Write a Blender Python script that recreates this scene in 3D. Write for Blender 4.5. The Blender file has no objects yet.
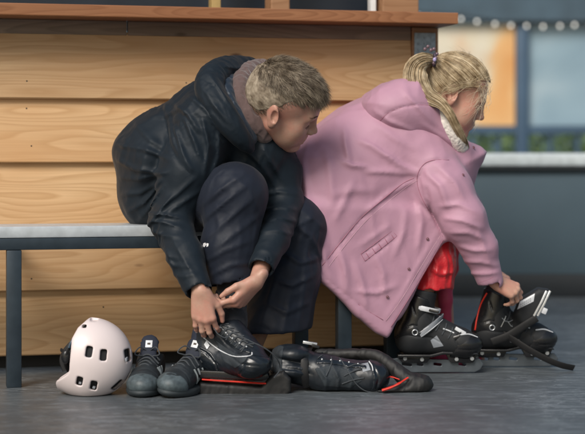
import bpy, bmesh, math, random
import numpy as np
from mathutils import Vector, Matrix

random.seed(7)
RNG = np.random.RandomState(11)
SC = bpy.context.scene
COL = SC.collection

# ---------------------------------------------------------------- survey of the photograph
F = 1645.0          # focal length in photo pixels
CZ = 0.70           # eye height of the crouching photographer
HY = 158.0          # horizon row


def W(px, py, Y):
    """a sight line of the photograph at distance Y -> world point"""
    return np.array([(px - 292.5) * Y / F, Y, CZ + (HY - py) * Y / F])


def nrm(v):
    v = np.asarray(v, float)
    return v / (np.linalg.norm(v) + 1e-12)


def rot(ax, deg):
    return np.array(Matrix.Rotation(math.radians(deg), 3, Vector(ax)))


# ---------------------------------------------------------------- objects
def link(o, parent=None):
    COL.objects.link(o)
    if parent is not None:
        o.parent = parent
    return o


def tag(o, label=None, cat=None, group=None, kind=None):
    if label:
        o['label'] = label
    if cat:
        o['category'] = cat
    if group:
        o['group'] = group
    if kind:
        o['kind'] = kind
    return o


def thing(name, label, cat, loc=(0, 0, 0), group=None):
    o = bpy.data.objects.new(name, None)
    o.empty_display_size = 0.05
    link(o)
    o.location = tuple(float(c) for c in loc)
    return tag(o, label, cat, group)


def mesh_obj(name, V, Fc, mat, parent=None, smooth=True, mats=None):
    me = bpy.data.meshes.new(name)
    V = np.asarray(V, float)
    if parent is not None:      # vertices are written in world space
        off = Vector(parent_offset(parent))
        V = V - np.array(off)
    me.from_pydata([tuple(v) for v in V], [], [tuple(int(i) for i in f) for f in Fc])
    me.validate()
    me.materials.append(mat)
    if smooth:
        me.polygons.foreach_set('use_smooth', [True] * len(me.polygons))
    me.update()
    o = bpy.data.objects.new(name, me)
    link(o, parent)
    return o


def parent_offset(p):
    t = np.zeros(3)
    while p is not None:
        t = t + np.array(p.location)
        p = p.parent
    return t


class MB:
    """collects shapes, becomes ONE mesh"""

    def __init__(s):
        s.V = []
        s.F = []
        s.n = 0

    def add(s, V, Fc):
        V = np.asarray(V, float)
        s.V.append(V)
        s.F += [tuple(int(i) + s.n for i in f) for f in Fc]
        s.n += len(V)
        return s

    def box(s, c, h, R=None, bev=0.0):
        c = np.asarray(c, float)
        bm = bmesh.new()
        bmesh.ops.create_cube(bm, size=2.0)
        for v in bm.verts:
            v.co = Vector((v.co.x * h[0], v.co.y * h[1], v.co.z * h[2]))
        if bev > 0:
            bmesh.ops.bevel(bm, geom=bm.edges[:], offset=bev, segments=2, profile=.5, affect='EDGES')
        bm.verts.ensure_lookup_table()
        V = np.array([v.co[:] for v in bm.verts])
        Fc = [[v.index for v in f.verts] for f in bm.faces]
        bm.free()
        if R is not None:
            V = V @ np.asarray(R).T
        return s.add(V + c, Fc)

    def tube(s, pts, r, n=8, flat=1.0, up=None, closed=False):
        pts = [np.asarray(p, float) for p in pts]
        m = len(pts)
        rs = r if hasattr(r, '__len__') else [r] * m
        V = []
        prev = None
        for i in range(m):
            if closed:
                t = nrm(pts[(i + 1) % m] - pts[i - 1])
            else:
                t = nrm(pts[min(i + 1, m - 1)] - pts[max(i - 1, 0)])
            if up is not None:
                a = nrm(np.cross(t, up))
            else:
                ref = prev if prev is not None else (np.array([0, 0, 1.]) if abs(t[2]) < .9 else np.array([1., 0, 0]))
                a = ref - t * np.dot(ref, t)
                a = nrm(a)
                prev = a
            b = np.cross(t, a)
            for k in range(n):
                th = 2 * math.pi * k / n
                V.append(pts[i] + rs[i] * (math.cos(th) * a + flat * math.sin(th) * b))
        Fc = []
        for i in range(m - (0 if closed else 1)):
            i2 = (i + 1) % m
            for k in range(n):
                k2 = (k + 1) % n
                Fc.append((i * n + k, i * n + k2, i2 * n + k2, i2 * n + k))
        if not closed:
            Fc.append(tuple(range(n))[::-1])
            Fc.append(tuple((m - 1) * n + k for k in range(n)))
        return s.add(V, Fc)

    def prism(s, poly, axis_pt, ex, ez, ey, h, bev=0.0):
        """2-D polygon in the (ex, ez) plane extruded +-h along ey"""
        bm = bmesh.new()
        vs = [bm.verts.new(Vector(tuple(np.asarray(axis_pt) + p[0] * ex + p[1] * ez - h * ey))) for p in poly]
        f = bm.faces.new(vs)
        r = bmesh.ops.extrude_face_region(bm, geom=[f])
        for v in r['geom']:
            if isinstance(v, bmesh.types.BMVert):
                v.co += Vector(tuple(2 * h * ey))
        bmesh.ops.recalc_face_normals(bm, faces=bm.faces[:])
        if bev > 0:
            bmesh.ops.bevel(bm, geom=bm.edges[:], offset=bev, segments=2, profile=.5, affect='EDGES')
        bmesh.ops.triangulate(bm, faces=[q for q in bm.faces if len(q.verts) > 4])
        V = [v.co[:] for v in bm.verts]
        bm.verts.index_update()
        Fc = [[v.index for v in q.verts] for q in bm.faces]
        bm.free()
        return s.add(V, Fc)

    def ball(s, c, r, R=None, seg=16):
        bm = bmesh.new()
        bmesh.ops.create_uvsphere(bm, u_segments=seg, v_segments=max(6, seg // 2), radius=1)
        V = np.array([v.co[:] for v in bm.verts]) * np.asarray(r)
        Fc = [[v.index for v in q.verts] for q in bm.faces]
        bm.free()
        if R is not None:
            V = V @ np.asarray(R).T
        return s.add(V + np.asarray(c), Fc)

    def cyl(s, a, b, r, n=20):
        return s.tube([a, b], r, n)

    def build(s, name, mat, parent=None, smooth=True, autosmooth=True):
        V = np.concatenate(s.V) if s.V else np.zeros((0, 3))
        o = mesh_obj(name, V, s.F, mat, parent, smooth)
        if smooth and autosmooth:
            o.data.set_sharp_from_angle(angle=math.radians(38))
        return o


def spline(pts, n=8):
    """Catmull-Rom through the points"""
    P = [np.asarray(p, float) for p in pts]
    P = [2 * P[0] - P[1]] + P + [2 * P[-1] - P[-2]]
    out = []
    for i in range(1, len(P) - 2):
        for k in range(n):
            t = k / n
            a, b, c, d = P[i - 1], P[i], P[i + 1], P[i + 2]
            out.append(.5 * ((2 * b) + (-a + c) * t + (2 * a - 5 * b + 4 * c - d) * t * t + (-a + 3 * b - 3 * c + d) * t ** 3))
    out.append(P[-2])
    return out


# ---------------------------------------------------------------- value noise (numpy)
_PERM = RNG.rand(64, 64, 64).astype(np.float32)


def vnoise(Q):
    i = np.floor(Q).astype(int)
    f = (Q - i).astype(np.float32)
    f = f * f * f * (f * (f * 6 - 15) + 10)
    i &= 63
    j = (i + 1) & 63
    x0, y0, z0 = i.T
    x1, y1, z1 = j.T
    fx, fy, fz = f.T
    c = _PERM
    a = c[x0, y0, z0] * (1 - fx) + c[x1, y0, z0] * fx
    b = c[x0, y1, z0] * (1 - fx) + c[x1, y1, z0] * fx
    d = c[x0, y0, z1] * (1 - fx) + c[x1, y0, z1] * fx
    e = c[x0, y1, z1] * (1 - fx) + c[x1, y1, z1] * fx
    return ((a * (1 - fy) + b * fy) * (1 - fz) + (d * (1 - fy) + e * fy) * fz) * 2 - 1


# ---------------------------------------------------------------- implicit modelling
def smin(a, b, k):
    if k <= 0:
        return np.minimum(a, b)
    h = np.maximum(k - np.abs(a - b), 0) / k
    return np.minimum(a, b) - h * h * k * .25


class SDF:
    def __init__(s):
        s.ops = []
        s.lo = np.full(3, 1e9)
        s.hi = np.full(3, -1e9)

    def _bb(s, lo, hi):
        s.lo = np.minimum(s.lo, lo)
        s.hi = np.maximum(s.hi, hi)

    def cap(s, a, b, ra, rb=None, k=.012, op='u', flat=None):
        """tapered capsule; flat=(axis, factor) thins it along a direction"""
        a = np.asarray(a, float)
        b = np.asarray(b, float)
        rb = ra if rb is None else rb
        ba = b - a
        L = np.dot(ba, ba) + 1e-12
        if flat is not None:
            ax, fc = nrm(flat[0]), flat[1]

        def fn(P):
            q = P - a
            t = np.clip(q @ ba / L, 0, 1)
            v = q - t[:, None] * ba
            if flat is not None:
                v = v + ((1 / fc - 1) * (v @ ax))[:, None] * ax
                return (np.sqrt((v * v).sum(1)) - (ra + t * (rb - ra))) * (fc if fc < 1 else 1)
            return np.sqrt((v * v).sum(1)) - (ra + t * (rb - ra))
        s.ops.append((op, fn, k))
        if op == 'u':
            m = max(ra, rb) * (max(1, flat[1]) if flat is not None else 1)
            s._bb(np.minimum(a, b) - m, np.maximum(a, b) + m)
        return s

    def chain(s, pts, rs, k=.012, op='u', flat=None):
        for i in range(len(pts) - 1):
            s.cap(pts[i], pts[i + 1], rs[i], rs[i + 1], k, op, flat)
        return s

    def ell(s, c, r, R=None, k=.012, op='u'):
        c = np.asarray(c, float)
        r = np.asarray(r, float) * np.ones(3)
        Rm = np.eye(3) if R is None else np.asarray(R)

        def fn(P):
            q = (P - c) @ Rm
            k0 = np.sqrt(((q / r) ** 2).sum(1))
            k1 = np.sqrt(((q / (r * r)) ** 2).sum(1)) + 1e-9
            return k0 * (k0 - 1) / k1
        s.ops.append((op, fn, k))
        if op == 'u':
            m = r.max()
            s._bb(c - m, c + m)
        return s

    def box(s, c, h, rd=.004, R=None, k=.006, op='u'):
        c = np.asarray(c, float)
        h = np.asarray(h, float) - rd
        Rm = np.eye(3) if R is None else np.asarray(R)

        def fn(P):
            q = np.abs((P - c) @ Rm) - h
            return np.sqrt((np.maximum(q, 0) ** 2).sum(1)) + np.minimum(q.max(1), 0) - rd
        s.ops.append((op, fn, k))
        if op == 'u':
            m = np.linalg.norm(h + rd)
            s._bb(c - m, c + m)
        return s

    def poly(s, poly, o, ex, ez, ey, h, rd, k=.01, op='u'):
        """2-D outline in the (ex, ez) plane with half depth h along ey, rounded by rd"""
        poly = np.asarray(poly, float)
        o, ex, ez, ey = (np.asarray(v, float) for v in (o, ex, ez, ey))
        B = np.roll(poly, -1, 0)

        def fn(P):
            q = P - o
            x = q @ ex
            z = q @ ez
            y = q @ ey
            d = np.full(len(P), 1e9)
            ins = np.zeros(len(P), bool)
            for (ax, az), (bx, bz) in zip(poly, B):
                ux, uz = bx - ax, bz - az
                t = np.clip(((x - ax) * ux + (z - az) * uz) / (ux * ux + uz * uz + 1e-12), 0, 1)
                d = np.minimum(d, (x - ax - t * ux) ** 2 + (z - az - t * uz) ** 2)
                cr = (az > z) != (bz > z)
                if cr.any():
                    xx = ax + (z - az) * ux / (uz if abs(uz) > 1e-12 else 1e-12)
                    ins ^= cr & (x < xx)
            d2 = np.sqrt(d) * np.where(ins, -1, 1)
            a1 = d2 + rd
            a2 = np.abs(y) - h + rd
            return np.sqrt(np.maximum(a1, 0) ** 2 + np.maximum(a2, 0) ** 2) + np.minimum(np.maximum(a1, a2), 0) - rd
        s.ops.append((op, fn, k))
        if op == 'u':
            for p in poly:
                for sg in (-h, h):
                    w = o + p[0] * ex + p[1] * ez + sg * ey
                    s._bb(w - .01, w + .01)
        return s

    def plane(s, pt, n, k=.004):
        """keeps the side the normal points away from"""
        pt = np.asarray(pt, float)
        n = nrm(n)
        s.ops.append(('i', lambda P: (P - pt) @ n, k))
        return s

    def disp(s, fn):
        s.ops.append(('d', fn, 0))
        return s

    def fold(s, pts, a, w, w2=None, front=None, view=None):
        """a fold or crease running along a polyline: ridge for a > 0, groove for a < 0.
        view: rows are the two in-plane axes; default is front elevation (x, z)."""
        P3 = np.array([np.asarray(p, float) for p in pts])
        A = np.array([[1, 0, 0], [0, 0, 1.]]) if view is None else np.asarray(view)
        Q = P3 @ A.T
        w2 = w if w2 is None else w2
        m = max(w, w2) * 2.6
        lo = Q.min(0) - m
        hi = Q.max(0) + m
        seg = np.linalg.norm(np.diff(Q, axis=0), axis=1)
        cum = np.concatenate([[0], np.cumsum(seg)])
        ymid = front

        def fn(P):
            out = np.zeros(len(P))
            q = P @ A.T
            sel = ((q > lo) & (q < hi)).all(1)
            if ymid is not None:
                sel &= P[:, 1] < ymid
            if not sel.any():
                return out
            q = q[sel]
            best = np.full(len(q), 1e9)
            sg = np.zeros(len(q))
            tt = np.zeros(len(q))
            for i in range(len(Q) - 1):
                u = Q[i + 1] - Q[i]
                L = seg[i] + 1e-9
                r = q - Q[i]
                t = np.clip(r @ u / (L * L), 0, 1)
                v = r - t[:, None] * u
                d = np.sqrt((v * v).sum(1))
                b = d < best
                best[b] = d[b]
                sg[b] = np.sign(u[0] * r[b, 1] - u[1] * r[b, 0])
                tt[b] = (cum[i] + t[b] * L) / cum[-1]
            ww = np.where(sg > 0, w, w2)
            val = a * np.exp(-(best / ww) ** 2) * np.sqrt(np.maximum(np.sin(np.pi * np.clip(tt * .96 + .02, 0, 1)), 0))
            if ymid is not None:
                val *= np.clip((ymid - P[sel, 1]) / .03, 0, 1)
            out[sel] = val
            return out
        s.ops.append(('d', fn, 0))
        return s

    def wrinkle(s, axis, amp, along, across, seed=0, mask=None):
        """anisotropic creases: long in one direction and short across it"""
        t = nrm(axis)
        a = nrm(np.cross(t, [0.3, .9, .2]))
        b = np.cross(t, a)

        def fn(P):
            w = np.ones(len(P)) if mask is None else mask(P)
            o = np.zeros(len(P))
            sel = w > .01
            if sel.any():
                p = P[sel]
                Q = np.stack([p @ t / along, p @ a / across, p @ b / across], 1) + seed * 3.7
                wv = vnoise(Q * .5 + 9) * .8
                n = vnoise(Q + wv[:, None])
                n2 = vnoise(Q * 2.1 + 5)
                o[sel] = amp * w[sel] * ((1 - np.abs(n) * 2.2) * .7 + n2 * .3)
            return o
        s.ops.append(('d', fn, 0))
        return s

    def eval(s, P, ops=None):
        d = np.full(len(P), 1e3)
        for op, fn, k in (s.ops if ops is None else ops):
            if op == 'u':
                d = smin(d, fn(P), k)
            elif op == 's':
                d = -smin(-d, fn(P), k)
            elif op == 'i':
                d = -smin(-d, -fn(P), k)
            else:
                d = d - fn(P)
        return d

    def mesh(s, h, smooth=0, pad=.02, n=18):
        lo = s.lo - pad
        dims = np.ceil((s.hi + pad - lo) / (h * n)).astype(int)
        bi = np.stack(np.meshgrid(*[np.arange(k) for k in dims], indexing='ij'), -1).reshape(-1, 3)
        ctr = lo + (bi + .5) * h * n
        hd = h * n * math.sqrt(3) / 2
        # distance of every op at every block centre, for culling
        vals = [(fn(ctr) if op in 'usi' else None) for op, fn, k in s.ops]
        d = s.eval(ctr)
        act = np.where(np.abs(d) < hd * 1.35 + .012)[0]
        g = np.arange(n + 1)
        loc = np.stack(np.meshgrid(g, g, g, indexing='ij'), -1).reshape(-1, 3)
        corners = np.array([[i, j, k] for i in (0, 1) for j in (0, 1) for k in (0, 1)])
        edges = [(0, 4), (1, 5), (2, 6), (3, 7), (0, 2), (1, 3), (4, 6), (5, 7), (0, 1), (2, 3), (4, 5), (6, 7)]
        KX, KY = 1 << 40, 1 << 20
        VK, VP, QK = [], [], []
        for b in act:
            base = bi[b] * n
            P = lo + (base + loc) * h
            ops = []
            for (op, fn, k), v in zip(s.ops, vals):
                if op == 'u' and v[b] > hd * 1.25 + k + .02 and v[b] > d[b] + 2.3 * hd + k:
                    continue
                if op == 's' and v[b] > hd * 1.25 + k + .02:
                    continue
                ops.append((op, fn, k))
            D = s.eval(P, ops).reshape(n + 1, n + 1, n + 1)
            inside = D < 0
            if inside.all() or not inside.any():
                continue
            c8 = np.stack([D[i:i + n, j:j + n, k:k + n] for i, j, k in corners], -1)
            neg = (c8 < 0).sum(-1)
            cells = np.argwhere((neg > 0) & (neg < 8))
            if len(cells):
                cv = c8[cells[:, 0], cells[:, 1], cells[:, 2]]
                acc = np.zeros((len(cells), 3))
                cnt = np.zeros(len(cells))
                for e0, e1 in edges:
                    a, c = cv[:, e0], cv[:, e1]
                    m = (a < 0) != (c < 0)
                    t = np.where(m, a / np.where(m, a - c, 1), 0)
                    pt = corners[e0] + t[:, None] * (corners[e1] - corners[e0])
                    acc += np.where(m[:, None], pt, 0)
                    cnt += m
                VP.append(lo + (base + cells + acc / cnt[:, None]) * h)
                gi = base + cells + 1
                VK.append(gi[:, 0] * KX + gi[:, 1] * KY + gi[:, 2])
            for ax in range(3):
                sl0 = [slice(0, n)] * 3
                sl1 = [slice(0, n)] * 3
                sl1[ax] = slice(1, n + 1)
                a = inside[tuple(sl0)]
                c = inside[tuple(sl1)]
                e = np.argwhere(a != c)
                if not len(e):
                    continue
                fl = a[e[:, 0], e[:, 1], e[:, 2]]
                gi = base + e + 1
                u = np.zeros(3, int)
                v = np.zeros(3, int)
                u[(ax + 1) % 3] = 1
                v[(ax + 2) % 3] = 1
                q = np.stack([gi - u - v, gi - v, gi, gi - u], 1)
                q[~fl] = q[~fl][:, ::-1]
                QK.append(q[..., 0] * KX + q[..., 1] * KY + q[..., 2])
        VK = np.concatenate(VK)
        VP = np.concatenate(VP)
        QK = np.concatenate(QK)
        o = np.argsort(VK)
        VK, VP = VK[o], VP[o]
        ix = np.searchsorted(VK, QK)
        ix = np.clip(ix, 0, len(VK) - 1)
        ok = (VK[ix] == QK).all(1)
        Q = ix[ok]
        used = np.unique(Q)
        mp = np.zeros(len(VP), int); mp[used] = np.arange(len(used))
        VP = VP[used]; Q = mp[Q]
        if smooth:
            VP = laplace(VP, Q, smooth)
        return VP, Q


def laplace(V, Q, it, lam=.5):
    E = np.concatenate([Q[:, [0, 1]], Q[:, [1, 2]], Q[:, [2, 3]], Q[:, [3, 0]]])
    n = len(V)
    deg = np.bincount(E[:, 0], minlength=n) + np.bincount(E[:, 1], minlength=n)
    deg = np.maximum(deg, 1)
    for i in range(it):
        lam_i = lam if i % 2 == 0 or it < 3 else -lam * .9
        S_ = np.stack([np.bincount(E[:, 0], V[E[:, 1], c], n) + np.bincount(E[:, 1], V[E[:, 0], c], n) for c in range(3)], 1)
        V = V + lam_i * (S_ / deg[:, None] - V)
    return V


def crumple(V, Q, bones, along, iso, iters=110, band=(-.010, .008), bend=.42, seed=1, mask=None):
    """lets a garment that is a little too big settle: every thread wants to be longer than
    the room it has, so the cloth buckles into folds while staying near its form.
    bones: (a, b, weight) segments; the surplus is taken up along the nearest one."""
    n = len(V)
    E = np.concatenate([Q[:, [0, 1]], Q[:, [1, 2]], Q[:, [2, 3]], Q[:, [3, 0]]])
    E = np.unique(np.sort(E, 1), axis=0)
    D = np.concatenate([Q[:, [0, 2]], Q[:, [1, 3]]])
    A = np.concatenate([E, D])
    nf = np.cross(V[Q[:, 2]] - V[Q[:, 0]], V[Q[:, 3]] - V[Q[:, 1]])
    N = np.stack([sum(np.bincount(Q[:, k], nf[:, c], n) for k in range(4)) for c in range(3)], 1)
    N /= np.linalg.norm(N, axis=1)[:, None] + 1e-12
    best = np.full(n, 1e9)
    ax = np.zeros((n, 3))
    am = np.zeros(n)
    for a, b_, w in bones:
        ba = b_ - a
        t = np.clip((V - a) @ ba / np.dot(ba, ba), 0, 1)
        d = np.linalg.norm(V - a - t[:, None] * ba, axis=1)
        s_ = d < best
        best[s_] = d[s_]
        ax[s_] = nrm(ba)
        am[s_] = w
    pm = np.clip(vnoise(V * 9 + seed) * 1.3 + .75, .15, 1.5)
    if mask is not None:
        pm = pm * mask(V)
    i, j = A.T
    e = V[j] - V[i]
    L0 = np.linalg.norm(e, axis=1)
    ca = np.abs((e * ax[i]).sum(1)) / (L0 + 1e-9)
    L = L0 * (1 + (along * am[i] * ca ** 2 + iso) * pm[i])
    deg = np.maximum(np.bincount(i, minlength=n) + np.bincount(j, minlength=n), 1)
    X = V + N * (vnoise(V * 34 + seed * 7) * .0022)[:, None]
    be = np.bincount(E[:, 0], minlength=n) + np.bincount(E[:, 1], minlength=n)
    for it in range(iters):
        e = X[j] - X[i]
        l = np.linalg.norm(e, axis=1) + 1e-9
        c = e * (.5 * (l - L) / l)[:, None]
        dX = np.stack([np.bincount(i, c[:, k], n) - np.bincount(j, c[:, k], n) for k in range(3)], 1)
        X = X + dX * (1.5 / deg)[:, None] * 1.3
        if it % 2 == 0:
            U_ = X - V
            S_ = np.stack([np.bincount(E[:, 0], U_[E[:, 1], k], n) + np.bincount(E[:, 1], U_[E[:, 0], k], n) for k in range(3)], 1) / be[:, None]
            U_ = U_ + bend * (S_ - U_)
            un = (U_ * N).sum(1)
            X = V + U_ * .995 + N * (np.clip(un, band[0], band[1]) - un)[:, None]
    return X


def sdf_obj(name, sdf, h, mat, parent=None, smooth=2, cloth=None):
    V, Q = sdf.mesh(h, smooth)
    if cloth:
        V = laplace(crumple(V, Q, **cloth), Q, 2, .5)
    me = bpy.data.meshes.new(name)
    off = parent_offset(parent) if parent is not None else np.zeros(3)
    V = (V - off).astype(np.float32)
    me.vertices.add(len(V))
    me.vertices.foreach_set('co', V.ravel())
    me.loops.add(len(Q) * 4)
    me.loops.foreach_set('vertex_index', Q.astype(np.int32).ravel())
    me.polygons.add(len(Q))
    me.polygons.foreach_set('loop_start', np.arange(0, len(Q) * 4, 4, dtype=np.int32))
    me.polygons.foreach_set('loop_total', np.full(len(Q), 4, dtype=np.int32))
    me.update(calc_edges=True)
    me.validate()
    me.polygons.foreach_set('use_smooth', np.ones(len(me.polygons), bool))
    me.materials.append(mat)
    o = bpy.data.objects.new(name, me)
    link(o, parent)
    return o


# ---------------------------------------------------------------- materials
class NT:
    def __init__(s, name):
        s.m = bpy.data.materials.new(name)
        s.m.use_nodes = True
        s.t = s.m.node_tree
        s.b = s.t.nodes['Principled BSDF']
        s.tc = s.t.nodes.new('ShaderNodeTexCoord')

    def n(s, typ, **kw):
        nd = s.t.nodes.new(typ)
        for k, v in kw.items():
            if k in nd.inputs:
                nd.inputs[k].default_value = v
            else:
                setattr(nd, k, v)
        return nd

    def l(s, a, b):
        s.t.links.new(a, b)

    def mapping(s, scale=(1, 1, 1), loc=(0, 0, 0), rot_=(0, 0, 0), src='Object'):
        m = s.n('ShaderNodeMapping')
        m.inputs['Scale'].default_value = scale
        m.inputs['Location'].default_value = loc
        m.inputs['Rotation'].default_value = rot_
        s.l(s.tc.outputs[src], m.inputs['Vector'])
        return m.outputs[0]

    def noise(s, vec, scale, detail=4, rough=.55, dist=0):
        nd = s.n('ShaderNodeTexNoise')
        nd.inputs['Scale'].default_value = scale
        nd.inputs['Detail'].default_value = detail
        nd.inputs['Roughness'].default_value = rough
        nd.inputs['Distortion'].default_value = dist
        s.l(vec, nd.inputs['Vector'])
        return nd.outputs['Fac']

    def ramp(s, fac, stops):
        nd = s.n('ShaderNodeValToRGB')
        el = nd.color_ramp.elements
        while len(el) > 1:
            el.remove(el[-1])
        el[0].position = stops[0][0]
        el[0].color = tuple(stops[0][1]) + (1,)
        for p, c in stops[1:]:
            e = el.new(p)
            e.color = tuple(c) + (1,)
        s.l(fac, nd.inputs['Fac'])
        return nd.outputs['Color']

    def fr(s, fac, a, b, lo=0., hi=1.):
        nd = s.n('ShaderNodeMapRange')
        nd.inputs['From Min'].default_value = a
        nd.inputs['From Max'].default_value = b
        nd.inputs['To Min'].default_value = lo
        nd.inputs['To Max'].default_value = hi
        s.l(fac, nd.inputs['Value'])
        return nd.outputs[0]

    def mix(s, fac, a, b, mode='MIX'):
        nd = s.n('ShaderNodeMix')
        nd.data_type = 'RGBA'
        nd.blend_type = mode
        for sock, v in ((nd.inputs[0], fac), (nd.inputs[6], a), (nd.inputs[7], b)):
            if hasattr(v, 'is_output') or isinstance(v, bpy.types.NodeSocket):
                s.l(v, sock)
            elif isinstance(v, (int, float)):
                sock.default_value = v
            else:
                sock.default_value = tuple(v) + (1,)
        return nd.outputs[2]

    def bump(s, h, strength=.3, dist=.002, prev=None):
        nd = s.n('ShaderNodeBump')
        nd.inputs['Strength'].default_value = strength
        nd.inputs['Distance'].default_value = dist
        s.l(h, nd.inputs['Height'])
        if prev is not None:
            s.l(prev, nd.inputs['Normal'])
        return nd.outputs[0]

    def col(s, c):
        if isinstance(c, bpy.types.NodeSocket):
            s.l(c, s.b.inputs['Base Color'])
        else:
            s.b.inputs['Base Color'].default_value = tuple(c) + (1,)

    def set(s, **kw):
        for k, v in kw.items():
            k = k.replace('_', ' ')
            if isinstance(v, bpy.types.NodeSocket):
                s.l(v, s.b.inputs[k])
            else:
                s.b.inputs[k].default_value = v
        return s.m


def plain(name, c, rough=.5, metal=0., var=.12, vscale=25., bump=.15, bscale=400., bdist=.0006, spec=.5, coat=0., sheen=0.):
    """a base colour with slight wear and a fine surface"""
    t = NT(name)
    v = t.mapping()
    n = t.noise(v, vscale, 5)
    c = np.array(c)
    t.col(t.ramp(n, [(.3, tuple(c * (1 - var))), (.7, tuple(np.minimum(c * (1 + var), 1)))]))
    n2 = t.noise(v, bscale, 3)
    t.set(Normal=t.bump(n2, bump, bdist), Roughness=t.fr(n, .2, .8, max(rough - .08, .02), min(rough + .08, 1)), Metallic=metal)
    t.b.inputs['Specular IOR Level'].default_value = spec
    t.b.inputs['Coat Weight'].default_value = coat
    if sheen:
        t.b.inputs['Sheen Weight'].default_value = sheen
    return t.m


def srgb(r, g, b):
    def f(u):
        u /= 255.
        return u / 12.92 if u <= .04045 else ((u + .055) / 1.055) ** 2.4
    return (f(r), f(g), f(b))
# ================================================================ materials
def wood_mat(name, light, mid, dark, grain=1.0, rough=.55, board=.213, z0=.046, vary=.16):
    """planed softwood, the grain runs along local X; each board gets its own figure"""
    t = NT(name)
    sx = t.n('ShaderNodeSeparateXYZ')
    t.l(t.tc.outputs['Object'], sx.inputs[0])
    zi = t.n('ShaderNodeMath', operation='SUBTRACT')
    t.l(sx.outputs['Z'], zi.inputs[0]); zi.inputs[1].default_value = z0
    zd = t.n('ShaderNodeMath', operation='DIVIDE')
    t.l(zi.outputs[0], zd.inputs[0]); zd.inputs[1].default_value = board
    fl = t.n('ShaderNodeMath', operation='FLOOR')
    t.l(zd.outputs[0], fl.inputs[0])
    wn = t.n('ShaderNodeTexWhiteNoise', noise_dimensions='1D')
    t.l(fl.outputs[0], wn.inputs['W'])
    off = t.n('ShaderNodeVectorMath', operation='SCALE')
    t.l(wn.outputs['Color'], off.inputs[0]); off.inputs['Scale'].default_value = 9.0
    add = t.n('ShaderNodeVectorMath', operation='ADD')
    t.l(t.tc.outputs['Object'], add.inputs[0]); t.l(off.outputs[0], add.inputs[1])
    mp = t.n('ShaderNodeMapping')
    mp.inputs['Scale'].default_value = (1.1, 6, 9)
    t.l(add.outputs[0], mp.inputs['Vector'])
    # cathedral figure: bands of a slowly warped field
    w1 = t.n('ShaderNodeTexNoise')
    w1.inputs['Scale'].default_value = 1.0; w1.inputs['Detail'].default_value = 1.5; w1.inputs['Roughness'].default_value = .4
    t.l(mp.outputs[0], w1.inputs['Vector'])
    mul = t.n('ShaderNodeMath', operation='MULTIPLY')
    t.l(w1.outputs['Fac'], mul.inputs[0]); mul.inputs[1].default_value = 15.0 * grain
    fr = t.n('ShaderNodeMath', operation='FRACT')
    t.l(mul.outputs[0], fr.inputs[0])
    band = t.ramp(fr.outputs[0], [(0, (.02,) * 3), (.5, (.35,) * 3), (.86, (1,) * 3), (1, (.02,) * 3)])
    mp2 = t.n('ShaderNodeMapping')
    mp2.inputs['Scale'].default_value = (3, 70, 240)
    t.l(add.outputs[0], mp2.inputs['Vector'])
    fib = t.noise(mp2.outputs[0], 1.0, 6, .65)
    mp3 = t.n('ShaderNodeMapping')
    mp3.inputs['Scale'].default_value = (.9, 1.5, 2.6)
    t.l(add.outputs[0], mp3.inputs['Vector'])
    big = t.noise(mp3.outputs[0], 1.6, 3)
    # knots
    mpk = t.n('ShaderNodeMapping')
    mpk.inputs['Scale'].default_value = (2.6, .01, 7.5)
    t.l(add.outputs[0], mpk.inputs['Vector'])
    vor = t.n('ShaderNodeTexVoronoi')
    vor.inputs['Scale'].default_value = 1.0
    t.l(mpk.outputs[0], vor.inputs['Vector'])
    knot = t.fr(vor.outputs['Distance'], .035, .075, 1, 0)
    halo = t.fr(vor.outputs['Distance'], .06, .30, .5, 0)
    c = t.mix(band, light, mid)
    c = t.mix(t.fr(fib, .35, .75, 0, .5), c, tuple(np.array(mid) * .72))
    c = t.mix(t.fr(big, .38, .72, 0, .6), c, tuple(np.array(mid) * np.array((.95, .80, .66))))
    c = t.mix(halo, c, tuple(np.array(mid) * .75))
    c = t.mix(knot, c, dark)
    val = t.fr(wn.outputs['Value'], 0, 1, 1 - vary, 1 + vary)
    hs = t.n('ShaderNodeHueSaturation')
    t.l(c, hs.inputs['Color']); t.l(val, hs.inputs['Value'])
    t.col(hs.outputs[0])
    b = t.bump(fib, .25, .0008)
    return t.set(Roughness=t.fr(fib, .2, .8, rough - .08, rough + .12), Normal=b)


M = {}
M['pine'] = wood_mat('pine_cladding', (.68, .45, .245), (.52, .315, .15), (.12, .05, .02))
M['ledge'] = wood_mat('stained_ledge', (.36, .165, .078), (.25, .105, .046), (.10, .035, .015), grain=2.0, rough=.38, board=5, z0=-3)
M['post_wood'] = wood_mat('post_timber', (.38, .22, .12), (.28, .15, .075), (.1, .05, .02), grain=.8, board=9, z0=-3)
M['fascia'] = wood_mat('grey_fascia', (.25, .185, .14), (.17, .125, .095), (.08, .05, .03), board=9, z0=-3)
M['dark_base'] = plain('near_black', (.016, .015, .015), .7)
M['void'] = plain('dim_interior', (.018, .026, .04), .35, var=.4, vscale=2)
M['frame_metal'] = plain('slate_steel', (.030, .044, .058), .42, .3, bump=.08)
M['seat_metal'] = plain('pale_seat', (.55, .59, .62), .38, .2, bump=.05)
M['zinc'] = plain('zinc_plate', (.27, .31, .36), .42, .7, var=.3, vscale=60)
M['gold_trim'] = plain('yellowed_trim', (.42, .30, .12), .5)
M['white_paint'] = plain('white_strip', (.75, .78, .8), .4)


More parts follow.
